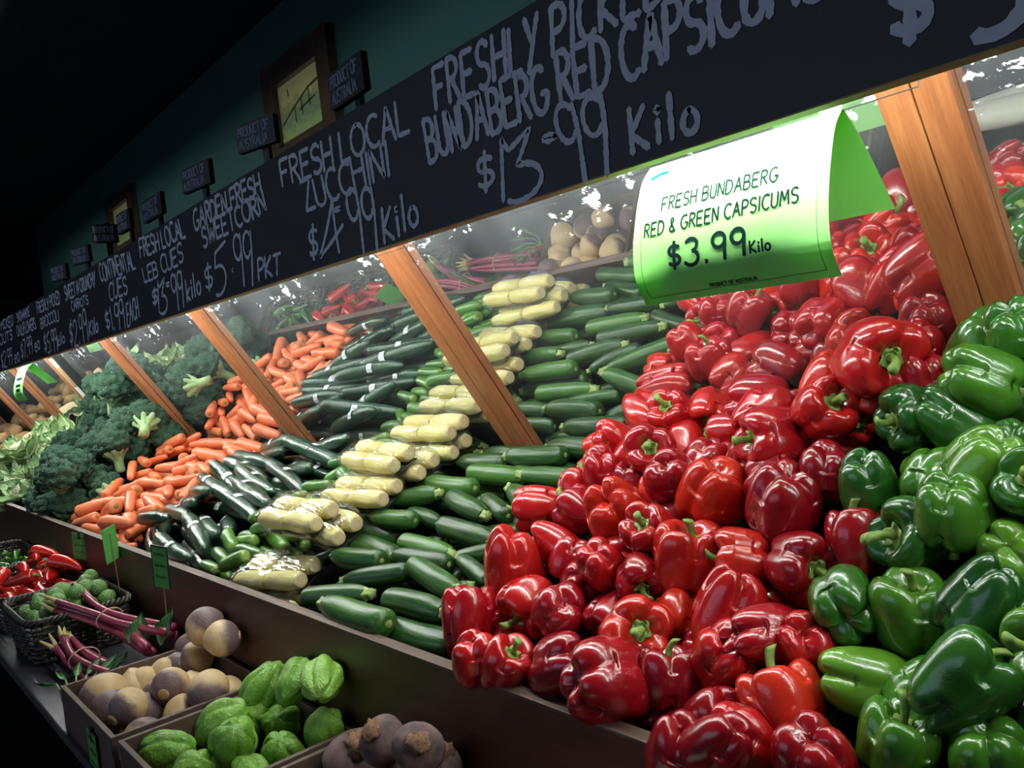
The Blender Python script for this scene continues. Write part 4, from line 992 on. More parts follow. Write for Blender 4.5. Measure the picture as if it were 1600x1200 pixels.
def frame_x(d, spin=0.0, up=(0, 0, 1)):
    """matrix whose local x is d"""
    d = np.asarray(d, float); d = d / np.linalg.norm(d); z = np.asarray(up, float); z = z - d * (z @ d); z /= np.linalg.norm(z); y = np.cross(z, d)
    y, z = y * math.cos(spin) + z * math.sin(spin), -y * math.sin(spin) + z * math.cos(spin)
    return np.array([d, y, z]).T
def frame_z(d, spin=0.0):
    d = np.asarray(d, float); d = d / np.linalg.norm(d); a = np.array([1.0, 0, 0]) if abs(d[0]) < .8 else np.array([0, 1.0, 0])
    x = a - d * (a @ d); x /= np.linalg.norm(x); y = np.cross(d, x)
    return np.array([x * math.cos(spin) + y * math.sin(spin), -x * math.sin(spin) + y * math.cos(spin), d]).T
def matrix(p, Rm, sc):
    sc = (sc, sc, sc) if np.isscalar(sc) else sc
    m = Matrix.Identity(4)
    for i in range(3):
        for j in range(3): m[i][j] = float(Rm[i][j] * sc[j])
        m[i][3] = float(p[i])
    return m
def slope_dir(yaw, th=TH): return np.array([math.cos(yaw), math.sin(yaw) * math.cos(th), math.sin(yaw) * math.sin(th)])
ITEMS = []     # every dropped item: kind, matrix, parts, spheres ...
def item(kind, p, Rm, sc, parts, offs, rad, **kw):
    ITEMS.append(dict(kind=kind, p=np.asarray(p, float), R=Rm, sc=sc, parts=parts, offs=offs, rad=np.asarray(rad, float), **kw))
def drop_long(pile, kind, x, y, yaw, L, rr, parts, spin, th=TH, tilt=True, ns=5, reach=.40, xr=None, yr=None, sc=None, hmax=None, **kw):
    best = None
    for dt in ((0, .12, -.12, .24, -.24) if tilt else (0,)):
        d = slope_dir(yaw, th); d = d + np.array([0, 0, dt]); d /= np.linalg.norm(d)
        offs = np.linspace(-reach, reach, ns)[:, None] * L * d[None, :]; rad = np.full(ns, rr)
        z = float(pile.rest(x, y, offs, rad)[0])
        if best is None or z < best[0] - 1e-4: best = (z, d, offs, rad)
    z, d, offs, rad = best; p = np.array([x, y, z])
    if yr is not None:      # never through the mirror
        for _ in range(40):
            g = in_front_of_mirror(p, offs, rad)
            if g >= 0: break
            p[1] -= .006; p[2] = float(pile.rest(p[0], p[1], offs, rad)[0])
    if hmax is not None and (p[2] - float(bed_z(p[0], p[1])) > hmax or not board_ok(p, offs, rad)): return
    pile.put(p, offs, rad); item(kind, p, frame_x(d, spin), sc or L, parts, offs, rad, **kw)

rg = np.random.default_rng(77); U = rg.uniform
# ---- red and green capsicums: (pixel, width in pixels, where the stem points as right / down / toward the viewer)
RED = [(1375,1165,0,0,0,0)][:0] + [
 (748,1028,62,.2,.8,-.2),(790,1038,84,.3,-.6,.3),(735,965,92,0,-.9,-.2),(798,886,106,.1,.9,-.3),(830,945,100,-.7,.55,.45),(880,1040,104,-.3,.5,-.7),(945,1068,130,.7,.3,-.5),
 (868,850,66,.5,.3,.3),(895,875,76,-.2,.9,.0),(937,880,66,.3,.6,-.5),(912,918,58,0,.5,-.6),(962,968,92,-.65,.45,.5),(1000,905,80,0,.45,.9),(1045,1058,92,0,-.97,-.1),(1060,970,76,.2,-.5,-.6),
 (1078,878,116,0,-.95,.15),(1142,958,120,-.2,.85,-.2),(1132,1032,112,.1,.6,-.6),(1225,1095,140,-.25,-.8,-.35),(1262,1008,106,.4,.5,-.6),(1190,990,74,.8,.1,-.3),(1122,1170,76,-.2,.6,-.5),
 (1120,1126,62,.3,-.5,.6),(1162,1150,72,.6,.5,-.3),(1058,1160,62,0,.7,-.3),(1275,1188,100,.3,.7,-.3),(1255,888,116,.25,-.1,.92),(1335,848,58,0,-.9,-.2),(1150,912,70,.6,-.2,-.4),(1200,880,60,.2,.7,-.2),
 (1015,652,84,.45,.35,.8),(1002,712,80,-.3,.8,-.4),(1072,704,88,.2,-.55,-.7),(1112,642,74,-.3,.65,.65),(1088,600,96,.1,.8,.3),(1185,628,90,.95,.15,.25),(1142,682,74,-.6,.1,-.5),(1207,682,100,-.95,.1,.1),
 (940,730,68,.1,.7,-.5),(905,765,78,.2,-.8,-.3),(905,797,84,-.6,-.4,-.35),(968,806,106,.45,.5,-.65),(985,758,62,.1,-.9,.1),(1035,772,72,0,-.85,-.4),(1045,815,64,-.6,.4,-.3),(1115,772,116,0,.7,-.6),
 (1228,785,118,.1,.8,-.5),(1315,682,126,-.3,.8,.35),(1265,645,72,-.85,.0,.3),(1372,556,130,.05,.15,.97),(1300,600,92,.3,-.7,.4),(1262,540,88,.95,.2,.2),(1445,600,70,.2,.7,-.3),(1290,735,80,.1,.8,-.3),(1170,730,66,0,.8,-.4),
 (1165,560,84,.1,.9,.3),(1230,590,76,.5,.3,-.6),(1370,620,84,-.4,.7,.1),(1430,545,80,.3,.6,-.5)]
GREEN = [(1532,552,122,.1,.8,-.55),(1588,520,86,.3,.6,-.4),(1420,655,116,-.95,.15,.15),(1428,622,92,-.9,.2,-.2),(1490,662,64,.6,.5,.1),(1555,652,112,.95,.05,-.25),(1588,700,110,.2,.8,-.3),(1535,728,76,-.2,.7,-.5),
 (1355,757,96,.3,.75,-.3),(1462,757,126,.65,-.6,-.3),(1425,842,126,-.93,-.2,.25),(1540,838,132,.6,.35,.6),(1317,945,116,.3,-.25,-.9),(1425,960,136,-.1,-.95,.22),(1350,1067,112,.95,.2,.05),(1505,1062,140,.6,-.75,.25),
 (1532,945,90,-.3,.8,-.3),(1592,925,84,.3,.7,-.3),(1590,995,72,-.3,.6,.4),(1400,1168,112,.1,-.92,.25),(1545,1175,130,.3,.7,-.3),(1490,800,80,.2,.9,-.2),(1590,870,84,.5,.4,-.4),(1480,905,80,.4,.6,-.4),(1440,1095,80,-.3,.7,-.3)]
CP = Pile(bed_z, .86)
def cap_spheres(dv, d, asp):
    dv = np.asarray(dv); return np.array([dv * d * .16, -dv * d * .17 * asp]), np.array([.44 * d, .40 * d])
def cap_fill(key, n, x0, x1, y0, y1):
    """capsicums deeper in the pile, wherever one fits between the bed and those on top"""
    for _ in range(n):
        x, y = U(x0, x1), U(y0, y1); dv = rg.normal(size=3); dv[2] *= .5; dv /= np.linalg.norm(dv); d = U(.068, .086); vi = int(rg.integers(6)); offs, rad = cap_spheres(dv, d, 1)
        zb_ = float(np.max([bed_z(x + o[0], y + o[1]) + q * 1.04 - o[2] for o, q in zip(offs, rad)])); sp = U(0, 6.28)
        for dz in np.linspace(0, .10, 9):
            p = np.array([x, y, zb_ + dz])
            if fits(CP, p, offs, rad, .80):
                CP.put(p, offs, rad); item(key, p, frame_z(dv, sp), d, CAPS[key][vi], offs, rad, stem=dv, part_names=('stem', 'calyx')); break
def cap_hand(key, rows):
    for u, v, w, a, b_, c in rows:
        dv = CAM @ np.array([a, b_, -c]); dv /= np.linalg.norm(dv)
        dep = (CAM.T @ on_s(u, v, .05))[2]
        d = float(np.clip(w * dep / FPX, .070, .108)); vi = int(rg.integers(6)); sp = U(0, 6.28)
        for pack in (.86, .76, .66):
            offs, rad = cap_spheres(dv, d, 1); p = along_ray(CP, u, v, offs, rad, .60, lift=LIFT[key], pack=pack)
            d2 = float(np.clip(w * (CAM.T @ p)[2] / FPX, .070, .110)); offs, rad = cap_spheres(dv, d2, 1)
            p = along_ray(CP, u, v, offs, rad, .60, lift=LIFT[key], pack=pack)
            h = p[2] - float(bed_z(p[0], p[1]))
            if h < .155 + LIFT[key] - .055: break
        else: continue
        CP.put(p, offs, rad); item(key, p, frame_z(dv, sp), d2, CAPS[key][vi], offs, rad, stem=dv, hand=True, part_names=('stem', 'calyx'))
LIFT = {'red': .055, 'green': .055}
order = sorted([('red', r) for r in RED] + [('green', r) for r in GREEN], key=lambda q: -q[1][1])
for key, r in order: cap_hand(key, [r])
cap_fill('red', 900, -.955, -.47, .655, 1.13); cap_fill('green', 700, -.43, -.04, .655, 1.10)

# ---- zucchini: stem end and blossom end in pixels
ZL = [(503,942,607,975),(588,975,716,1016),(700,952,605,938),(520,922,636,908),(432,922,506,958),(562,855,488,880),(520,840,640,885),(700,783,640,850)][:7] + [
 (550,805,637,850),(700,757,578,775),(665,770,768,796),(580,805,650,813),(738,822,665,818),(828,828,697,850),(612,868,703,882),(640,890,726,906),(535,908,640,893),(752,708,670,718),(675,746,742,728),
 (822,746,730,738),(752,710,832,713),(715,758,800,766),(653,742,618,754),(762,688,812,692),(865,655,963,698),(848,678,918,708),(790,697,890,710),(825,722,912,729),(760,741,832,750),(795,762,866,822),
 (838,772,882,780),(838,676,790,668),(870,838,830,812),(730,882,752,900),(795,735,870,752),(690,820,640,800),(760,915,700,925),(770,860,840,850),(900,690,860,720)]
ZP = CP; ZP.pack = .93
def zuc_fill(n):
    for _ in range(n):
        x, y = U(-1.36, -1.06), U(.650, 1.13); L = U(.155, .18); vi = int(rg.integers(5)); d = slope_dir(U(-.25, .25) + (math.pi if U() < .5 else 0))
        offs = np.linspace(-.40, .40, 5)[:, None] * L * d[None, :]; rad = np.full(5, .0205); sp = U(0, 6.28)
        zb_ = float(np.max([bed_z(x + o[0], y + o[1]) + .0205 * 1.04 - o[2] for o in offs]))
        for dz in np.linspace(0, .075, 9):
            p = np.array([x, y, zb_ + dz])
            if fits(ZP, p, offs, rad, .90):
                ZP.put(p, offs, rad); item('zucchini', p, frame_x(d, sp), L, ZUC[vi], offs, rad, part_names=('stem', 'blossom_scar')); break
for u1, v1, u2, v2 in sorted(ZL, key=lambda q: -(q[1] + q[3])):
    a, b_ = on_s(u1, v1, .01), on_s(u2, v2, .01); d = a - b_; ln = np.linalg.norm(d); d /= ln
    L = float(np.clip(ln, .125, .205)); rr = L * .118 if L > .15 else .019; offs = np.linspace(-.40, .40, 5)[:, None] * L * d[None, :]; rad = np.full(5, rr)
    for pack in (.86, .76, .66):
        p = along_ray(ZP, (u1 + u2) / 2, (v1 + v2) / 2, offs, rad, Y_F + .018, lift=.022, pack=pack)
        if p[2] - float(bed_z(p[0], p[1])) < .092: break
    else: continue
    ZP.put(p, offs, rad); item('zucchini', p, frame_x(d, U(0, 6.28)), L, ZUC[int(rg.integers(5))], offs, rad, hand=True, part_names=('stem', 'blossom_scar'))
zuc_fill(900)
for _ in range(500):
    x, y = U(-1.37, -1.06), U(.645, 1.13); L = U(.15, .185); d = slope_dir(U(-.35, .35) + (math.pi if U() < .5 else 0)); offs = np.linspace(-.40, .40, 5)[:, None] * L * d[None, :]; rad = np.full(5, .0205)
    p = np.array([x, y, float(ZP.rest(x, y, offs, rad)[0])])
    if p[2] - float(bed_z(x, y)) < .088 and in_front_of_mirror(p, offs, rad) > -.004:
        ZP.put(p, offs, rad); item('zucchini', p, frame_x(d, U(0, 6.28)), L, ZUC[int(rg.integers(5))], offs, rad, part_names=('stem', 'blossom_scar'))

# ---- sweetcorn packs
def corn_pack(x, y, yaw, pile=ZP):
    d = slope_dir(yaw); up = SN; Rm = frame_x(d, 0, up)
    g = np.array([(a, b_, -.018) for a in (-.105, -.063, -.02, .02, .063, .105) for b_ in (-.025, .025)]); offs = .9 * g @ Rm.T; rad = np.full(12, .0235)
    p = np.array([x, y, float(pile.rest(x, y, offs, rad)[0])])
    for _ in range(40):
        if in_front_of_mirror(p, offs, rad) >= 0: break
        p[1] -= .006; p[2] = float(pile.rest(p[0], p[1], offs, rad)[0])
    pile.put(p, offs, rad); item('sweetcorn_pack', p, Rm, .9, None, offs, rad)
for (x, y, yaw) in ((-1.600, .672, .04), (-1.597, .676, .20), (-1.530, .765, -.10), (-1.545, .865, .06), (-1.540, .965, .03), (-1.545, 1.065, .0), (-1.560, .720, .05), (-1.545, .915, -.06), (-1.54, 1.13, .02)):
    corn_pack(x, y, yaw)

# ---- cucumbers, carrots
for layer in range(3):
    for j in range(15):
        for i in range(2):
            y = .640 + (j + .5 + .3 * layer) * .50 / 15; x = -1.875 + i * .112 + U(-.012, .012)
            if layer == 2 and U() < .35: continue
            drop_long(ZP, 'lebanese_cucumber', x, y, U(-.3, .3) + (math.pi if U() < .5 else 0), U(.108, .128), .0165, LEB[int(rg.integers(4))], U(0, 6.28), yr=1, hmax=.098, part_names=('stem',))
def dart_fill(pile, kind, n, xa, xb, ya, yb, La, Lb, rr, shapes, yaw, hmax, names, reach=.40, ns=5, spin=6.28):
    for _ in range(n):
        sc_ = U(La, Lb)
        drop_long(pile, kind, U(xa, xb), U(ya, yb), U(-yaw, yaw) + (math.pi if spin > 6 and U() < .5 else 0), sc_, rr, shapes[int(rg.integers(len(shapes)))], U(-spin, spin), yr=1, hmax=hmax, reach=reach, ns=ns, part_names=names)
def gap_fill(pile, kind, n, xa, xb, La, Lb, rr, shapes, yaw, names, top, reach=.40, ns=5, spin=6.28, pack=.86):
    """items deeper in the pile, wherever one still fits under the top layer"""
    for _ in range(n):
        L = U(La, Lb); x, y = U(xa, xb), U(.645, 1.16); d = slope_dir(U(-yaw, yaw) + (math.pi if spin > 6 and U() < .5 else 0)); d = d + np.array([0, 0, U(-.15, .15)]); d /= np.linalg.norm(d)
        offs = np.linspace(-reach, reach, ns)[:, None] * L * d[None, :]; rad = np.full(ns, rr); sp = U(-spin, spin); vi = int(rg.integers(len(shapes)))
        zb_ = float(np.max([bed_z(x + o[0], y + o[1]) + rr * 1.04 - o[2] for o in offs]))
        for dz in np.linspace(0, top, 7):
            p = np.array([x, y, zb_ + dz])
            if fits(pile, p, offs, rad, pack):
                pile.put(p, offs, rad); item(kind, p, frame_x(d, sp), L, shapes[vi], offs, rad, part_names=names); break
gap_fill(ZP, 'lebanese_cucumber', 500, -1.89, -1.755, .095, .115, .0150, LEB, .6, ('stem',), .06)
gap_fill(ZP, 'zucchini', 600, -1.40, -1.065, .13, .165, .0185, ZUC, .6, ('stem', 'blossom_scar'), .07)
dart_fill(ZP, 'lebanese_cucumber', 420, -1.89, -1.755, .640, 1.17, .10, .122, .0160, LEB, .5, .104, ('stem',))
dart_fill(ZP, 'zucchini', 420, -1.395, -1.065, .645, 1.13, .145, .18, .0200, ZUC, .45, .100, ('stem', 'blossom_scar'))
CPILE = Pile(bed_z, .95)
for layer in range(3):
    for j in range(11):
        for i in range(2):
            y = .655 + (j + .5 + .4 * layer) * .46 / 11; f = np.clip((y - .66) / .3, 0, 1)
            x = -2.415 + i * .31 + U(-.03, .03); x = np.clip(x, -2.45, -2.08)
            yaw = -(.34 * (1 - f) + .10 * f) + U(-.18, .18)
            if y < .72: yaw = -.3 + U(-.15, .15)
            drop_long(CPILE, 'continental_cucumber', float(x), max(y, .70) if layer == 0 and j == 0 else max(y, .69), yaw, U(.30, .34), .0235, CONT[int(rg.integers(3))], U(-.9, .9), reach=.42, ns=7, yr=1, hmax=.112, part_names=('film_wrap', 'label', 'barcode'))
for layer in range(2):
    for j in range(14):
        for i in range(5):
            y = .648 + (j + .5 + .35 * layer) * .485 / 14; x = -3.24 + (i + .5 + U(-.3, .3)) * .62 / 5
            if layer == 1 and U() < .12: continue
            yaw = U(-.6, .6) + (math.pi if U() < .5 else 0) + (U(-1, 1) if U() < .2 else 0)
            drop_long(CPILE, 'carrot', x, y, yaw, U(.135, .175), .0185, CAR[int(rg.integers(4))], U(0, 6.28), yr=1, hmax=.080, part_names=('crown_end',))

gap_fill(CPILE, 'continental_cucumber', 500, -2.46, -2.08, .27, .31, .0205, CONT, .35, ('film_wrap', 'label', 'barcode'), .07, .42, 7, .9)
gap_fill(CPILE, 'carrot', 1500, -3.25, -2.62, .115, .16, .0165, CAR, .9, ('crown_end',), .065)
dart_fill(CPILE, 'continental_cucumber', 260, -2.46, -2.08, .70, 1.17, .28, .33, .0225, CONT, .3, .112, ('film_wrap', 'label', 'barcode'), .42, 7, .9)
dart_fill(CPILE, 'carrot', 900, -3.25, -2.62, .645, 1.17, .125, .170, .0175, CAR, .9, .088, ('crown_end',))

# ---- broccoli and cauliflowers
def head(pile, kind, x, y, d, dv, parts, r0, names, spin):
    dv = np.asarray(dv, float); dv /= np.linalg.norm(dv)
    offs = np.array([dv * d * .03, -dv * d * .42]); rad = np.array([r0 * d, .14 * d])
    p = np.array([x, y, float(pile.rest(x, y, offs, rad)[0])])
    for _ in range(40):
        if in_front_of_mirror(p, offs, rad) >= 0: break
        p[1] -= .008; p[2] = float(pile.rest(p[0], p[1], offs, rad)[0])
    pile.put(p, offs, rad); item(kind, p, frame_z(dv, spin), d, parts, offs, rad, part_names=names)
BPILE = Pile(bed_z, .86)
for layer in range(2):
    for j in range(4):
        for i in range(7):
            y = .675 + (j + .4 * layer) * .135 + U(-.015, .015); xw = -3.92 - (y - .65) * 1.1; x = xw + (i + .5 + (.25 if (j + layer) % 2 else -.2)) * (-3.27 - xw) / 7 + U(-.02, .02)
            if layer and U() < .22: continue
            t = U(0, 6.28); lean = U(.1, .7) if U() < .88 else U(1.2, 1.7)
            dv = np.array([math.sin(lean) * math.cos(t) + .45, math.sin(lean) * math.sin(t) - .35, math.cos(lean) + .2])
            if lean > 1: dv = np.array([-.75 + U(-.3, .3), U(-.5, .3), .35])
            head(BPILE, 'broccoli_head', x, y, U(.125, .16), dv, BROC[int(rg.integers(4))], .40, ('stalk',), U(0, 6.28))
for layer in range(2):
    for j in range(2):
        for i in range(5):
            if layer and (i + j) % 2: continue
            y = .70 + j * .20 + layer * .08; xe = -4.02 - (y - .65) * 1.1; x = -5.30 + (i + .5 + .3 * (j % 2)) * (xe + 5.30) / 5.3
            dv = np.array([U(-.3, .3), -.45 + U(-.3, .2), .8])
            offs = np.array([[0, 0, 0.]]); rad = np.array([.072]); p = np.array([x, y, float(BPILE.rest(x, y, offs, rad)[0])])
            for _ in range(40):
                if in_front_of_mirror(p, offs, rad + .02) >= 0: break
                p[1] -= .01; p[2] = float(BPILE.rest(p[0], p[1], offs, rad)[0])
            BPILE.put(p, offs, rad); item('cauliflower', p, frame_z(dv, U(0, 6.28)), .78, None, offs, rad, seed=int(rg.integers(1e6)))
FP = Pile(bed_z, .92)
for k, (x, y, yaw, tl) in enumerate(((-5.55, .74, .5, .6), (-5.62, .93, .1, .5), (-5.9, .80, -.4, .6), (-5.95, 1.0, .2, .5), (-5.75, .86, .9, .3), (-6.1, .72, .4, .6))):
    d = np.array([.35 * math.sin(3 * k), .9, .30 + .3 * math.cos(2 * k)]); d /= np.linalg.norm(d); Rm = frame_x(d, 0, (-.8, .45, -.4 + .2 * math.sin(k))); offs = np.array([d * .05, -d * .05]); rad = np.array([.040, .040])
    p = np.array([x, y, float(FP.rest(x, y, offs, rad)[0])]); FP.put(p, offs, rad); item('pumpkin_wedge', p, Rm, .19, WEDGE, offs, rad, part_names=('cut_flesh',))
for layer in range(2):
    for j in range(5):
        for i in range(9):
            if layer and U() < .4: continue
            x = -7.2 + (i + .5 + U(-.2, .2)) * .95 / 9; y = .68 + (j + U(-.2, .2)) * .095; d = U(.075, .09); offs = np.zeros((1, 3)); rad = np.array([.45 * d])
            p = np.array([x, y, float(FP.rest(x, y, offs, rad)[0])])
            if in_front_of_mirror(p, offs, rad) < 0: continue
            FP.put(p, offs, rad); item('potato', p, frame_z(rg.normal(size=3), 0), d, (POTATO[int(rg.integers(3))],), offs, rad, part_names=())

# ------------------------------------------------------------------ lower shelf: crates, baskets and what lies in them
def crate(x0, x1, y0, y1, h, name, label, m, t=.009, lip=True):
    o = link(name, None); o.location = ((x0 + x1) / 2, (y0 + y1) / 2, SHELF_Z); w, d = (x1 - x0) / 2, (y1 - y0) / 2
    MB().box(-w, w, -d, d, 0.0005, .006).build('crate_floor', [m], o)
    MB().box(-w, w, -d, -d + t, .006, h, bev=.0012).build('front_wall', [m], o); MB().box(-w, w, d - t, d, .006, h, bev=.0012).build('back_wall', [m], o)
    for s in (-1, 1): MB().box(s * w - (t if s > 0 else 0), s * w + (t if s < 0 else 0), -d + t, d - t, .006, h, bev=.0012).build('side_wall', [m], o)
    if lip:
        for s in (-1, 1): MB().box(s * (w - .012) - .011, s * (w - .012) + .011, -d - .0012, -d, h - .030, h - .004).build('metal_staple_plate', [M['tube_cap']], o)
    return tag(o, label, 'crate', 'crates on the lower shelf')
M['crate_board'] = simple('brown_crate_board', (0.085, 0.052, 0.040), 0.6, 0.3, 9, (0.13, 0.085, 0.066), scale=(1, 6, 6))
crate(-1.842, -1.475, .312, .592, .088, 'produce_crate', 'low brown crate of swedes on the lower shelf', M['crate_board'])
crate(-1.462, -1.150, .318, .592, .085, 'produce_crate', 'brown crate of pale green chokos between the swedes and beetroot', M['crate_board'])
crate(-1.138, -.800, .318, .592, .085, 'produce_crate', 'brown crate of muddy beetroot on the lower shelf', M['crate_board'])
crate(-.780, -.400, .318, .592, .085, 'produce_crate', 'dark crate of tomatoes and daikon seen in the mirror', M['tray'])
def basket(x0, x1, y0, y1, h, label, slant=.86):
    o = link('wicker_basket', None); cx, cy = (x0 + x1) / 2, (y0 + y1) / 2; o.location = (cx, cy, SHELF_Z); w, d = (x1 - x0) / 2, (y1 - y0) / 2
    def rim(f, s):
        """rounded rectangle at parameter f in 0..1, half sizes scaled by s"""
        p = 7.0; a = f * 2 * math.pi; c, sn = math.cos(a), math.sin(a); r = (abs(c) ** p + abs(sn) ** p) ** (-1 / p); return np.array([w * s * r * c, d * s * r * sn])
    mb = MB(); ns = 44
    for k in range(9):
        z = .008 + k * (h - .016) / 8; s = slant + (1 - slant) * z / h; P = []
        for i in range(ns * 4):
            f = i / (ns * 4); q = rim(f, s); n_ = q / np.linalg.norm(q); off = .0035 * math.cos(math.pi * (f * ns + k)); P.append((q[0] + n_[0] * off, q[1] + n_[1] * off, z + .0008 * math.sin(9 * f * 6.28 + k)))
        V, F = tube_vf(P + [P[0]], .0042, 6, False); mb.add(V, F)
    mb.build('woven_side', [M['wicker']], o, True)
    mb = MB()
    for i in range(ns):
        a_, b_ = rim((i + .5) / ns, slant), rim((i + .5) / ns, 1.0); mb.tube([(a_[0], a_[1], .002), (b_[0], b_[1], h)], .0028, 6)
    mb.build('upright_stakes', [M['wicker']], o, True)
    mb = MB()
    for q in range(3):
        P = []
        for i in range(160):
            f = i / 160; c = rim(f, 1.0); a_ = f * 2 * math.pi * 26 + q * 2.094; n_ = c / np.linalg.norm(c)
            P.append((c[0] + n_[0] * .006 * math.cos(a_), c[1] + n_[1] * .006 * math.cos(a_), h + .006 * math.sin(a_)))
        V, F = tube_vf(P + [P[0]], .0048, 6, False); mb.add(V, F)
    mb.build('braided_rim', [M['wicker']], o, True)
    pts = [rim(i / 48, slant * .98) for i in range(48)]
    V = [(p[0], p[1], .001) for p in pts] + [(p[0], p[1], .006) for p in pts]
    MB().add(V, [tuple(range(47, -1, -1)), tuple(range(48, 96))] + [(i, (i + 1) % 48, 48 + (i + 1) % 48, 48 + i) for i in range(48)]).build('basket_base', [M['wicker']], o)
    return tag(o, label, 'basket', 'wicker baskets on the lower shelf')
basket(-2.665, -2.305, .335, .590, .115, 'dark wicker basket of brussels sprouts on the lower shelf')
basket(-3.270, -2.720, .335, .590, .105, 'dark wicker basket of red chillies on the lower shelf')
basket(-3.900, -3.310, .335, .590, .105, 'dark wicker basket of green chillies, farther along the lower shelf')
flat = lambda z: (lambda x, y: np.full(np.shape(x), z))
SWP = Pile(flat(SHELF_Z + .012), .93)
def shelf_hand(pile, kind, rows, meshes, rx, asp, names, ymin, ymax, xlim=None):
    for u, v, w, a, b_, c in sorted(rows, key=lambda q: -q[1]):
        dv = CAM @ np.array([a, b_, -c]); dv /= np.linalg.norm(dv); d = .08
        for _ in range(2):
            if asp > 1.1: offs = np.array([dv * d * .22, -dv * d * .22]); rad = np.array([.36 * d, .44 * d])
            else: offs = np.zeros((1, 3)); rad = np.array([.47 * d])
            p = along_ray(pile, u, v, offs, rad, ymin + rad.max(), ymax - rad.max()); d = float(np.clip(w * (CAM.T @ p)[2] / FPX, rx[0], rx[1]))
        if xlim: p[0] = np.clip(p[0], xlim[0] + .5 * d, xlim[1] - .5 * d)
        pile.put(p, offs, rad); item(kind, p, frame_z(dv, U(0, 6.28)), d, meshes[int(rg.integers(len(meshes)))], offs, rad, hand=True, part_names=names)
def under_fill(pile, kind, n, x0, x1, y0, y1, dm, meshes, names):
    for _ in range(n):
        d = dm * U(.9, 1.02); x, y = U(x0 + d / 2, x1 - d / 2), U(y0 + d / 2, y1 - d / 2); offs = np.zeros((1, 3)); rad = np.array([.47 * d]); dv = rg.normal(size=3)
        for dz in (0, .02, .04):
            p = np.array([x, y, SHELF_Z + .012 + .49 * d + dz])
            if fits(pile, p, offs, rad, .92):
                pile.put(p, offs, rad); item(kind, p, frame_z(dv, U(0, 6.28)), d, meshes[int(rg.integers(len(meshes)))], offs, rad, part_names=names); break
def shelf_fill(pile, kind, x0, x1, y0, y1, dm, meshes, names, up=True):
    nx_, ny_ = max(1, int((x1 - x0) / dm)), max(1, int((y1 - y0) / dm))
    for j in range(ny_):
        for i in range(nx_):
            d = dm * U(.88, 1.02); x = x0 + (i + .5) * (x1 - x0) / nx_; y = y0 + (j + .5) * (y1 - y0) / ny_; offs = np.zeros((1, 3)); rad = np.array([.47 * d])
            p = np.array([x, y, float(pile.rest(x, y, offs, rad)[0])]); dv = rg.normal(size=3) + np.array([0, -.6, .8 if up else 0])
            pile.put(p, offs, rad); item(kind, p, frame_z(dv, U(0, 6.28)), d, meshes[int(rg.integers(len(meshes)))], offs, rad, part_names=names)
shelf_hand(SWP, 'swede', [(124,1050,66,-.5,.6,.3),(148,1080,64,.05,.15,.95),(172,1114,64,.3,-.65,.5),(222,1114,62,.2,-.4,.85),(197,1015,50,-.2,.8,-.4),(235,1018,56,-.25,-.6,.6),(265,1040,60,-.6,.6,.3),(280,1000,50,0,-.8,.3),
  (322,978,54,.35,-.75,.1),(347,998,56,.9,-.1,-.2),(308,1028,52,-.6,.3,.2),(178,1052,50,.2,.6,.1),(203,1056,50,-.2,-.7,.2),(222,1066,56,-.4,.5,-.3)], SWEDE, (.068, .095), 1.0, ('cut_crown',), .322, .595, (-1.832, -1.485))
under_fill(SWP, 'swede', 300, -1.832, -1.485, .322, .582, .078, SWEDE, ('cut_crown',))
CHP = Pile(flat(SHELF_Z + .012), .90)
shelf_hand(CHP, 'choko', [(292,1088,74,.7,-.65,.1),(380,1055,76,.5,-.85,.1),(322,1035,62,.7,-.5,-.2),(378,1100,72,.1,-.3,.95),(460,1067,70,-.2,.5,.85),(520,1072,64,.1,.3,.95),(440,1128,64,0,-.5,.85),(508,1140,70,.1,-.85,.4),
  (442,1174,74,0,-.7,.6),(257,1167,78,.95,-.2,.1),(365,1167,80,.1,.4,.9),(300,1205,60,.4,-.6,.4)], [(c,) for c in CHOKO], (.075, .092), 1.3, (), .322, .595, (-1.455, -1.155))
under_fill(CHP, 'choko', 300, -1.452, -1.16, .328, .582, .08, [(c,) for c in CHOKO], ())
BTP = Pile(flat(SHELF_Z + .012), .93)
shelf_hand(BTP, 'beetroot', [(537,1180,118,.2,-.75,.4),(597,1156,60,-.3,-.6,.5),(652,1170,52,.1,-.6,.7),(622,1198,52,-.5,-.3,.5),(685,1200,66,.2,-.8,.3)], BEET, (.062, .098), 1.0, ('crown',), .322, .595, (-1.13, -.808))
under_fill(BTP, 'beetroot', 300, -1.128, -.81, .328, .582, .078, BEET, ('crown',))
TMP = Pile(flat(SHELF_Z + .012), .94)
shelf_fill(TMP, 'tomato', -.77, -.41, .425, .582, .066, [(TOM, TOM_STEM)], ('green_stem',)); shelf_fill(TMP, 'tomato', -.75, -.43, .44, .575, .068, [(TOM, TOM_STEM)], ('green_stem',))
for k, (x, y, yaw) in enumerate(((-.585, .352, .05), (-.60, .378, -.08), (-.575, .402, .12))):
    drop_long(TMP, 'daikon', x, y, yaw, .27, .028, (DAIKON, DAIKON_TOP), U(0, 6), th=0, tilt=False, part_names=('leaf_crown',))
SPP = Pile(flat(SHELF_Z + .062), .95)
shelf_fill(SPP, 'brussels_sprout', -2.635, -2.335, .362, .565, .042, [(c, SPROUT_BASE) for c in SPROUT], ('cut_base',), False)
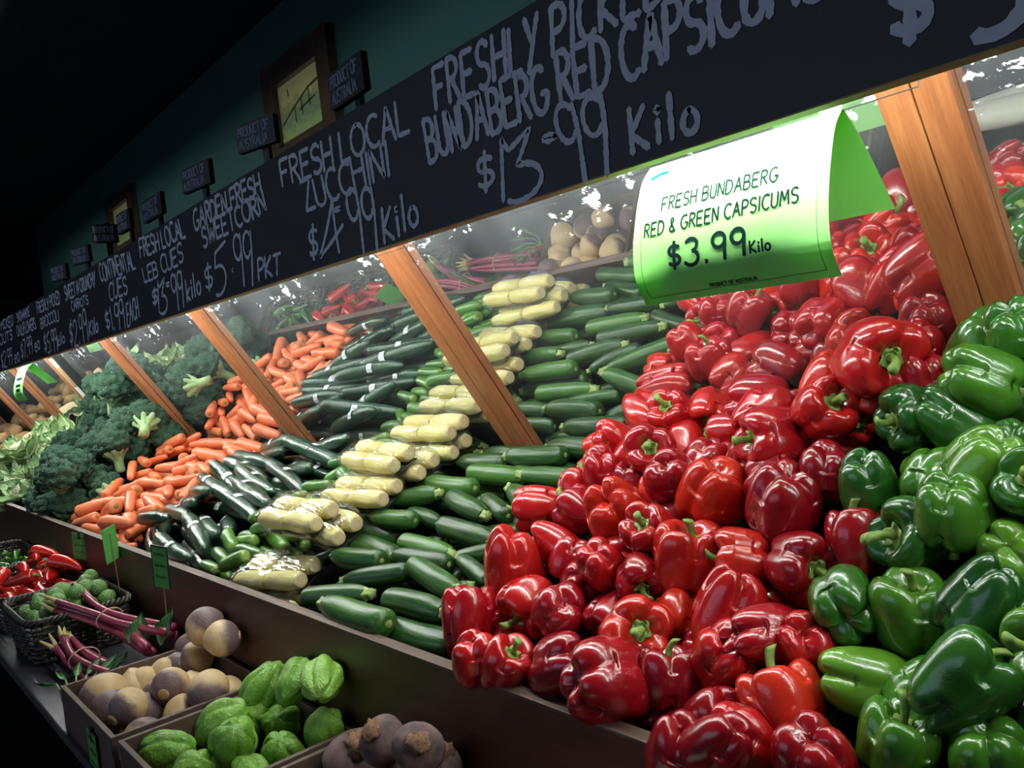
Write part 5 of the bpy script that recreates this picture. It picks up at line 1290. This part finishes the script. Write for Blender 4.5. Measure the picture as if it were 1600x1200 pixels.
for k in range(34):
    x, y = U(-2.61, -2.35), U(.385, .545); d = U(.038, .046); offs = np.zeros((1, 3)); rad = np.array([.48 * d]); p = np.array([x, y, float(SPP.rest(x, y, offs, rad)[0])])
    if p[2] > SHELF_Z + .158: continue
    SPP.put(p, offs, rad); item('brussels_sprout', p, frame_z(rg.normal(size=3), U(0, 6)), d, (SPROUT[k % 3], SPROUT_BASE), offs, rad, part_names=('cut_base',))
HP = Pile(flat(SHELF_Z + .03), .93)
for key, xa, xb in (('chilli_red', -3.20, -2.80), ('chilli_green', -3.82, -3.40)):
    for layer in range(2):
        for j in range(5):
            for i in range(3):
                if layer and U() < .45: continue
                x = xa + (i + .5) * (xb - xa) / 3 + U(-.02, .02); y = .385 + j * .038 + layer * .01
                drop_long(HP, 'red_chilli' if key == 'chilli_red' else 'green_chilli', x, y, U(-.7, .7) + (math.pi if U() < .5 else 0), U(.10, .13), .018 if key == 'chilli_red' else .0135, CHI[key][int(rg.integers(3))], U(0, 6.28), th=0, ns=4, part_names=('stem',))
# ------------------------------------------------------------------ which items show, directly or in the mirror (coarse depth buffer over their spheres)
def visibility():
    W, H = 800, 600; S = W / 1600.0
    dep = np.full((H, W), 1e9); idx = np.full((H, W), -1)
    for i, it in enumerate(ITEMS):
        for o, r in zip(it['offs'], it['rad']):
            p = it['p'] + o
            for mir in (0, 1):
                q = p if not mir else p + 2 * ((MP - p) @ MN) * MN
                c = CAM.T @ q
                if c[2] < .1: continue
                u, v, rr = (800 + FPX * c[0] / c[2]) * S, (600 + FPX * c[1] / c[2]) * S, FPX * r * .97 / c[2] * S
                x0, x1, y0, y1 = int(max(0, u - rr)), int(min(W - 1, u + rr)), int(max(0, v - rr)), int(min(H - 1, v + rr))
                if x1 < x0 or y1 < y0: continue
                X, Y = np.meshgrid(np.arange(x0, x1 + 1), np.arange(y0, y1 + 1)); k2 = rr * rr - (X + .5 - u) ** 2 - (Y + .5 - v) ** 2
                z = c[2] - np.sqrt(np.maximum(k2, 0)) / FPX / S * c[2]
                sub = dep[y0:y1 + 1, x0:x1 + 1]; ok = (k2 > 0) & (z < sub)
                sub[ok] = z[ok]; idx[y0:y1 + 1, x0:x1 + 1][ok] = i * 2 + mir
    # the chalkboards and the front board hide what is behind them
    xx = np.arange(W) / S; top = (583 - .3257 * xx) * S
    for x in range(W): idx[:max(0, int(top[x])), x] = -1
    for x in range(W):
        yb = (786 + .3755 * xx[x]) * S
        lo = int(yb); col = idx[:, x]
        for y in range(max(0, lo), H):
            k = col[y] // 2
            if col[y] >= 0 and ITEMS[k]['p'][1] > Y_F: col[y] = -1
    n = np.bincount(idx[idx >= 0], minlength=2 * len(ITEMS))
    for i, it in enumerate(ITEMS): it['direct'] = int(n[2 * i]); it['mirror'] = int(n[2 * i + 1])
visibility()

ORD = 'first second third fourth fifth sixth seventh eighth ninth tenth eleventh twelfth thirteenth fourteenth fifteenth sixteenth seventeenth eighteenth nineteenth twentieth'.split()
TENS = {2: 'twenty', 3: 'thirty', 4: 'forty', 5: 'fifty'}
def ordinal(n): return ORD[n] if n < 20 else (TENS[(n + 1) // 10] + ('-' + ORD[(n + 1) % 10 - 1] if (n + 1) % 10 else 'ieth')).replace('yieth', 'ieth')
KIND = {  # name: (object name, adjective phrase, category, group, row pitch, left neighbour)
 'red': ('red_capsicum', 'red capsicum', 'capsicum', 'red capsicums in the pile', .09, 'zucchini'),
 'green': ('green_capsicum', 'green capsicum', 'capsicum', 'green capsicums in the pile', .09, 'red capsicums'),
 'zucchini': ('zucchini', 'dark green zucchini', 'zucchini', 'zucchini in the pile', .05, 'corn'),
 'sweetcorn_pack': ('sweetcorn_pack', 'film-wrapped pack of pale corn cobs', 'sweetcorn pack', 'packs of sweetcorn', 9, None),
 'lebanese_cucumber': ('lebanese_cucumber', 'short green cucumber', 'cucumber', 'lebanese cucumbers', .055, 'wrapped cucumbers'),
 'continental_cucumber': ('continental_cucumber', 'long film-wrapped cucumber', 'cucumber', 'continental cucumbers', .07, 'carrots'),
 'carrot': ('carrot', 'orange carrot', 'carrot', 'carrots in the pile', .06, 'broccoli'),
 'broccoli_head': ('broccoli_head', 'dark green broccoli head', 'broccoli', 'broccoli heads', .13, 'cauliflowers'),
 'cauliflower': ('cauliflower', 'leafy pale green cauliflower', 'cauliflower', 'cauliflowers', .2, 'pumpkins'),
 'pumpkin_wedge': ('pumpkin_wedge', 'cut pumpkin wedge', 'pumpkin', 'pumpkin wedges', 9, None),
 'potato': ('potato', 'small brown potato', 'potato', 'far potatoes', .1, 'far end'),
 'swede': ('swede', 'cream and purple swede', 'swede', 'swedes in the crate', .085, 'rhubarb'),
 'choko': ('choko', 'ridged pale green choko', 'choko', 'chokos in the crate', .085, 'swedes'),
 'beetroot': ('beetroot', 'muddy purple-brown beetroot', 'beetroot', 'beetroot in the crate', .085, 'chokos'),
 'tomato': ('tomato', 'round red tomato', 'tomato', 'tomatoes in the crate', .066, 'beetroot'),
 'daikon': ('daikon', 'long white daikon radish', 'daikon', 'daikons in the crate', 9, None),
 'brussels_sprout': ('brussels_sprout', 'round green brussels sprout', 'brussels sprout', 'brussels sprouts in the basket', .045, 'chillies'),
 'red_chilli': ('red_chilli', 'glossy red chilli', 'chilli', 'red chillies in the basket', .05, 'green chillies'),
 'green_chilli': ('green_chilli', 'shiny green chilli', 'chilli', 'green chillies in the basket', .05, 'far end'),
}
ON_BED = {'red', 'green', 'zucchini', 'sweetcorn_pack', 'lebanese_cucumber', 'continental_cucumber', 'carrot', 'broccoli_head', 'cauliflower', 'pumpkin_wedge', 'potato'}
def stem_word(it):
    if 'stem' not in it: return ''
    c = CAM.T @ it['stem']
    if c[2] < -.55: return 'stem facing out'
    if c[1] < -.55: return 'stem pointing up'
    if c[0] > .6: return 'stem pointing right'
    if c[0] < -.6: return 'stem pointing left'
    return 'stem hidden'
def label_kind(kind, items):
    nm, adj, cat, grp, pitch, left = KIND[kind]
    for where, sel in (('', [i for i in items if i['direct'] > 0]), ('m', [i for i in items if i['direct'] == 0])):
        if not sel: continue
        y0 = min(i['p'][1] for i in sel); rows = {}
        for i in sel: rows.setdefault(int((i['p'][1] - y0) / pitch), []).append(i)
        used = sorted(rows)
        for rn, rk in enumerate(used):
            for k, i in enumerate(sorted(rows[rk], key=lambda q: q['p'][0])):
                if kind in ('sweetcorn_pack', 'daikon', 'pumpkin_wedge'):
                    kk = [id(q) for q in sorted(sel, key=lambda q: q['p'][1])].index(id(i))
                    lb = f'{adj}, {ordinal(kk)} from the ' + {'sweetcorn_pack': 'front board', 'daikon': 'aisle', 'pumpkin_wedge': 'aisle'}[kind] + (', showing in the mirror' if where else '')
                else:
                    base = 'front board' if kind in ON_BED else 'aisle'
                    sw = stem_word(i)
                    lb = adj + (f' {sw}' if sw else '') + (' in mirror' if where else '') + f', {ordinal(k)} from {left}, {ordinal(rn)} row from {base}'
                i['label'] = lb
by = {}
for it in ITEMS:
    if it['direct'] + it['mirror'] > 1: by.setdefault(it['kind'], []).append(it)
for kind, items in by.items(): label_kind(kind, items)

# ------------------------------------------------------------------ link every item with its parts
def link_item(it):
    nm, adj, cat, grp, pitch, left = KIND[it['kind']]
    Mx = matrix(it['p'], it['R'], it['sc'])
    if it['kind'] == 'sweetcorn_pack':
        o = link(nm, None); o.matrix_world = Mx
        link('tray', TRAY, o)
        for sx in (-1, 1):
            for sy in (-1, 1):
                c = link('corn_cob', COB, o); c.scale = (.122, .122, .122); c.location = (sx * .063, sy * .0245, -.018); c.rotation_euler = (sy * .8 + sx, 0, 0 if (sx > 0) else math.pi)
                e = link('cut_end', COB_END, c)
        link('film_wrap', FILM, o)
    elif it['kind'] == 'cauliflower':
        o = link(nm, None); o.matrix_world = Mx; rr = random.Random(it['seed'])
        c = link('curd', CURD, o); c.scale = (.13, .13, .13); c.location = (0, 0, .03)
        for k in range(9):
            a = k * 2.3999 + rr.uniform(-.2, .2); el = .95 - .10 * k + rr.uniform(-.1, .1); s = rr.uniform(.85, 1.1) * (.8 + .04 * k)
            q = link('leaf', LEAVES[k % 3], o); q.location = (.028 * math.cos(a), .028 * math.sin(a), -.055 + .003 * k)
            q.rotation_euler = (0, -el, a); q.scale = (s, s, s)
            link('midrib', RIBS[k % 3], q)
    else:
        parts = it['parts']; o = link(nm, parts[0]); o.matrix_world = Mx
        if it['kind'] == 'continental_cucumber':
            link('film_wrap', parts[1], o); lb = link('label', parts[2], o); link('barcode', parts[3], lb)
        else:
            for pn, pm in zip(it['part_names'], parts[1:]): link(pn, pm, o)
    tag(o, it['label'], cat, grp)
for it in ITEMS:
    if 'label' in it: link_item(it)

# ------------------------------------------------------------------ rhubarb, leaves, tickets, printed card
M['rhubarb'] = streaked('rhubarb_stalk_skin', [(0, (0.22, 0.018, 0.05)), (1, (0.30, 0.03, 0.075))], (0.36, 0.10, 0.12), 0.3, 0.4, (3, 60, 60), 0.3)
M['rhubarb_tip'] = simple('pale_rhubarb_tip', (0.52, 0.30, 0.20), 0.5, 0.4, 30, (0.46, 0.46, 0.16)); M['band'] = simple('pale_rubber_band', (0.55, 0.30, 0.26), 0.5)
def rhubarb(a, b_, label, n, seed, sag):
    r = np.random.default_rng(seed); a = np.asarray(a, float); b_ = np.asarray(b_, float); d = (b_ - a) / np.linalg.norm(b_ - a); L = np.linalg.norm(b_ - a)
    o = link('rhubarb_bunch', None); mid = (a + b_) / 2; o.location = mid; s = np.cross(d, (0, 0, 1.0)); s /= np.linalg.norm(s); up = np.cross(s, d)
    for k in range(n):
        t = 2.4 * k; rr = .006 + .011 * math.sqrt(k / n) ; c = s * rr * math.cos(t) * 1.7 + up * (rr * math.sin(t) + .010)
        sp = s * r.uniform(-.03, .03) + up * r.uniform(0, .02)
        P = spline([a - mid + c + sp, a - mid + d * L * .3 + c, a - mid + d * L * .62 + c * 1.1, b_ - mid + c * 1.5 + s * r.uniform(-.035, .035) - up * sag * r.uniform(.3, 1)], 14)
        st = MB().tube(P, np.linspace(.0075, .0115, 14) * r.uniform(.85, 1.1), 10).build('stalk', [M['rhubarb']], o, True)
        e = P[0]; f = P[0] - P[1]; f /= np.linalg.norm(f)
        MB().tube(spline([e, e + f * .02 + up * .003, e + f * .045 + up * r.uniform(0, .02) + s * r.uniform(-.012, .012)], 5), [.0074, .006, .005, .004, .002], 8).build('pale_tip', [M['rhubarb_tip']], st, True)
    q = [a - mid + d * L * .42 + s * .034 * math.cos(t) + up * (.013 + .026 * math.sin(t)) for t in np.linspace(0, 2 * math.pi, 25)]
    MB().tube(q, .0017, 6, caps=False).build('rubber_band', [M['band']], o, True)
    return tag(o, label, 'rhubarb', 'rhubarb bunches on the lower shelf')
rhubarb((-2.36, .455, -.535), (-1.96, .555, -.585), 'upper bunch of rhubarb stalks leaning on the sprout basket', 7, 4, .0)
rhubarb((-2.25, .40, -.600), (-1.90, .43, -.625), 'lower bunch of rhubarb stalks lying flat on the shelf before the swedes', 6, 8, .0)
tag(link('leafy_sprig', None), 'small sprig of green leaf stalks on the shelf left of the swede crate', 'herb')
sprig = [o for o in COL.objects if o.name.startswith('leafy_sprig')][0]; sprig.location = (-1.93, .375, SHELF_Z)
_r = np.random.default_rng(12)
SPR = leaf_mesh(210, .07, .02, .3, .03, M['herb'], 5, 8)
for k in range(7):
    a_ = 1.2 + k * .42; MB().tube(spline([(0, .02, .004), (.02 * math.cos(a_), .03 * math.sin(a_) - .02, .03), (.05 * math.cos(a_), .05 * math.sin(a_) - .02, .055)], 6), .0022, 6).build('stalk', [M['zuc_stem']], sprig, True)
    q = link('leaf', SPR, sprig, (.05 * math.cos(a_), .05 * math.sin(a_) - .02, .055), (.3, -.3 + .1 * k, a_))
for k, (u, v, z, yaw, lab) in enumerate(((225, 992, -.56, 2.4, 'dark green leaf poking up between the rhubarb and the swedes'), (263, 985, -.55, 1.6, 'dark green leaf behind the swedes against the front board'))):
    o = link('silverbeet_leaf', LEAVES[0].copy(), None, on_z(u, v, z) - np.array([0, .02, .03]), (.2, -.9, yaw)); o.data.materials[0] = M['herb']; o.scale = (.42, .42, .42); tag(o, lab, 'leaf')

def ticket(u, v, y, w, h, yaw, stick, lab, border=False):
    c = on_y(u, v, y); o = link('price_ticket', None); o.matrix_world = Matrix.Translation(c) @ Matrix.Rotation(yaw, 4, 'Z') @ Matrix.Rotation(.06, 4, 'Y')
    MB().box(-w / 2, w / 2, -.0006, .0006, -h / 2, h / 2).build('card', [M['ticket']], o)
    mb = MB(); rr = np.random.default_rng(int(u))
    for ln in range(3):
        z = h * (.30 - .27 * ln); x = -w * .36
        for q in range(5): ribbon(mb, [(x + w * .015, z), (x + w * .05, z + h * rr.uniform(.03, .09)), (x + w * .08, z - h * rr.uniform(0, .03)), (x + w * .12, z + h * .04)], .0016, lambda a, b_: (a, -.0009, b_), rr); x += w * .145
    mb.build('handwritten_scribble', [M['ink_black']], o)
    if border:
        mb = MB().box(-w / 2 - .003, -w / 2, -.0012, .0012, -h / 2, h / 2).box(w / 2, w / 2 + .003, -.0012, .0012, -h / 2, h / 2).box(-w / 2 - .003, w / 2 + .003, -.0012, .0012, h / 2, h / 2 + .004); mb.build('black_holder_or_reflection', [M['tray']], o)
    if stick: MB().tube([(0, .003, h * .3), (0, .003, -stick)], .0014, 6).build('bamboo_skewer', [M['skewer']], o)
    else: MB().box(-.006, .006, -.001, .0035, h / 2 - .02, h / 2 + .006, bev=.001).build('clip', [M['tray']], o)
    return tag(o, lab, 'price ticket', 'green price tickets on the lower shelf')
ticket(125, 854, .592, .075, .085, .35, 0, 'small green price ticket clipped to the front board below the carrots')
ticket(173, 850, .575, .070, .095, -.75, .16, 'small green price ticket turned on a skewer above the sprout basket')
ticket(251, 887, .575, .060, .098, .25, .19, 'small green price ticket in a black holder on a tall skewer by the swedes', True)
tk = ticket(146, 1178, .3075, .060, .085, 0, 0, 'green price ticket stuck to the front of the swede crate')
s2_ = tag(link('price_sign', None), 'folded green paper price sign hanging far down the display', 'price sign')
_xl, _xr = on_y(22, 583, .70)[0], on_y(36, 578, .70)[0]
f2 = Sheet(_xl, _xr, [(.735, .187), (.717, .168), (.701, .132), (.690, .094), (.689, .060), (.703, .034)]); b2 = Sheet(_xl, _xr, [(.735, .187), (.756, .172), (.790, .138), (.826, .098)])
f2.build('front_flap', M['paper'], s2_); b2.build('back_flap', M['paper'], s2_)
mb = MB()
for t_, a0, a1 in ((.075, .2, .8), (.105, .25, .75), (.125, .3, .7)): mb.add([f2.at(a0, t_, 0.0007), f2.at(a1, t_, 0.0007), f2.at(a1, t_ - .012, 0.0007), f2.at(a0, t_ - .012, 0.0007)], [(0, 1, 2, 3)])
mb.build('printed_lines', [M['ink']], s2_)
# printed card strapped to the post behind the broccoli
card = link('printed_card', None); card.matrix_world = Matrix.Translation((-4.374 + .145, MP[1], MP[2])) @ MROT
M['card_white'] = simple('white_card', (0.72, 0.72, 0.76), 0.4); M['card_yellow'] = simple('yellow_card_band', (0.80, 0.62, 0.05), 0.4); M['card_pic'] = simple('brown_printed_photo', (0.30, 0.12, 0.06), 0.4, 0.4, 60, (0.55, 0.42, 0.20))
MB().box(-.055, .035, .02, .385, .020, .023).build('card_sheet', [M['card_white']], card); MB().box(.035, .058, .02, .385, .020, .0232).build('yellow_band', [M['card_yellow']], card)
MB().box(-.045, .025, .215, .335, .023, .0236).build('printed_photo', [M['card_pic']], card); MB().box(.058, .085, .0, .40, .0008, .030).build('black_holder_or_reflection', [M['tray']], card)  # black strip beside the card is the post's dark mirror reflection, painted in
tag(card, 'white and yellow printed card with a painted dark reflection beside a post, behind the broccoli', 'card')
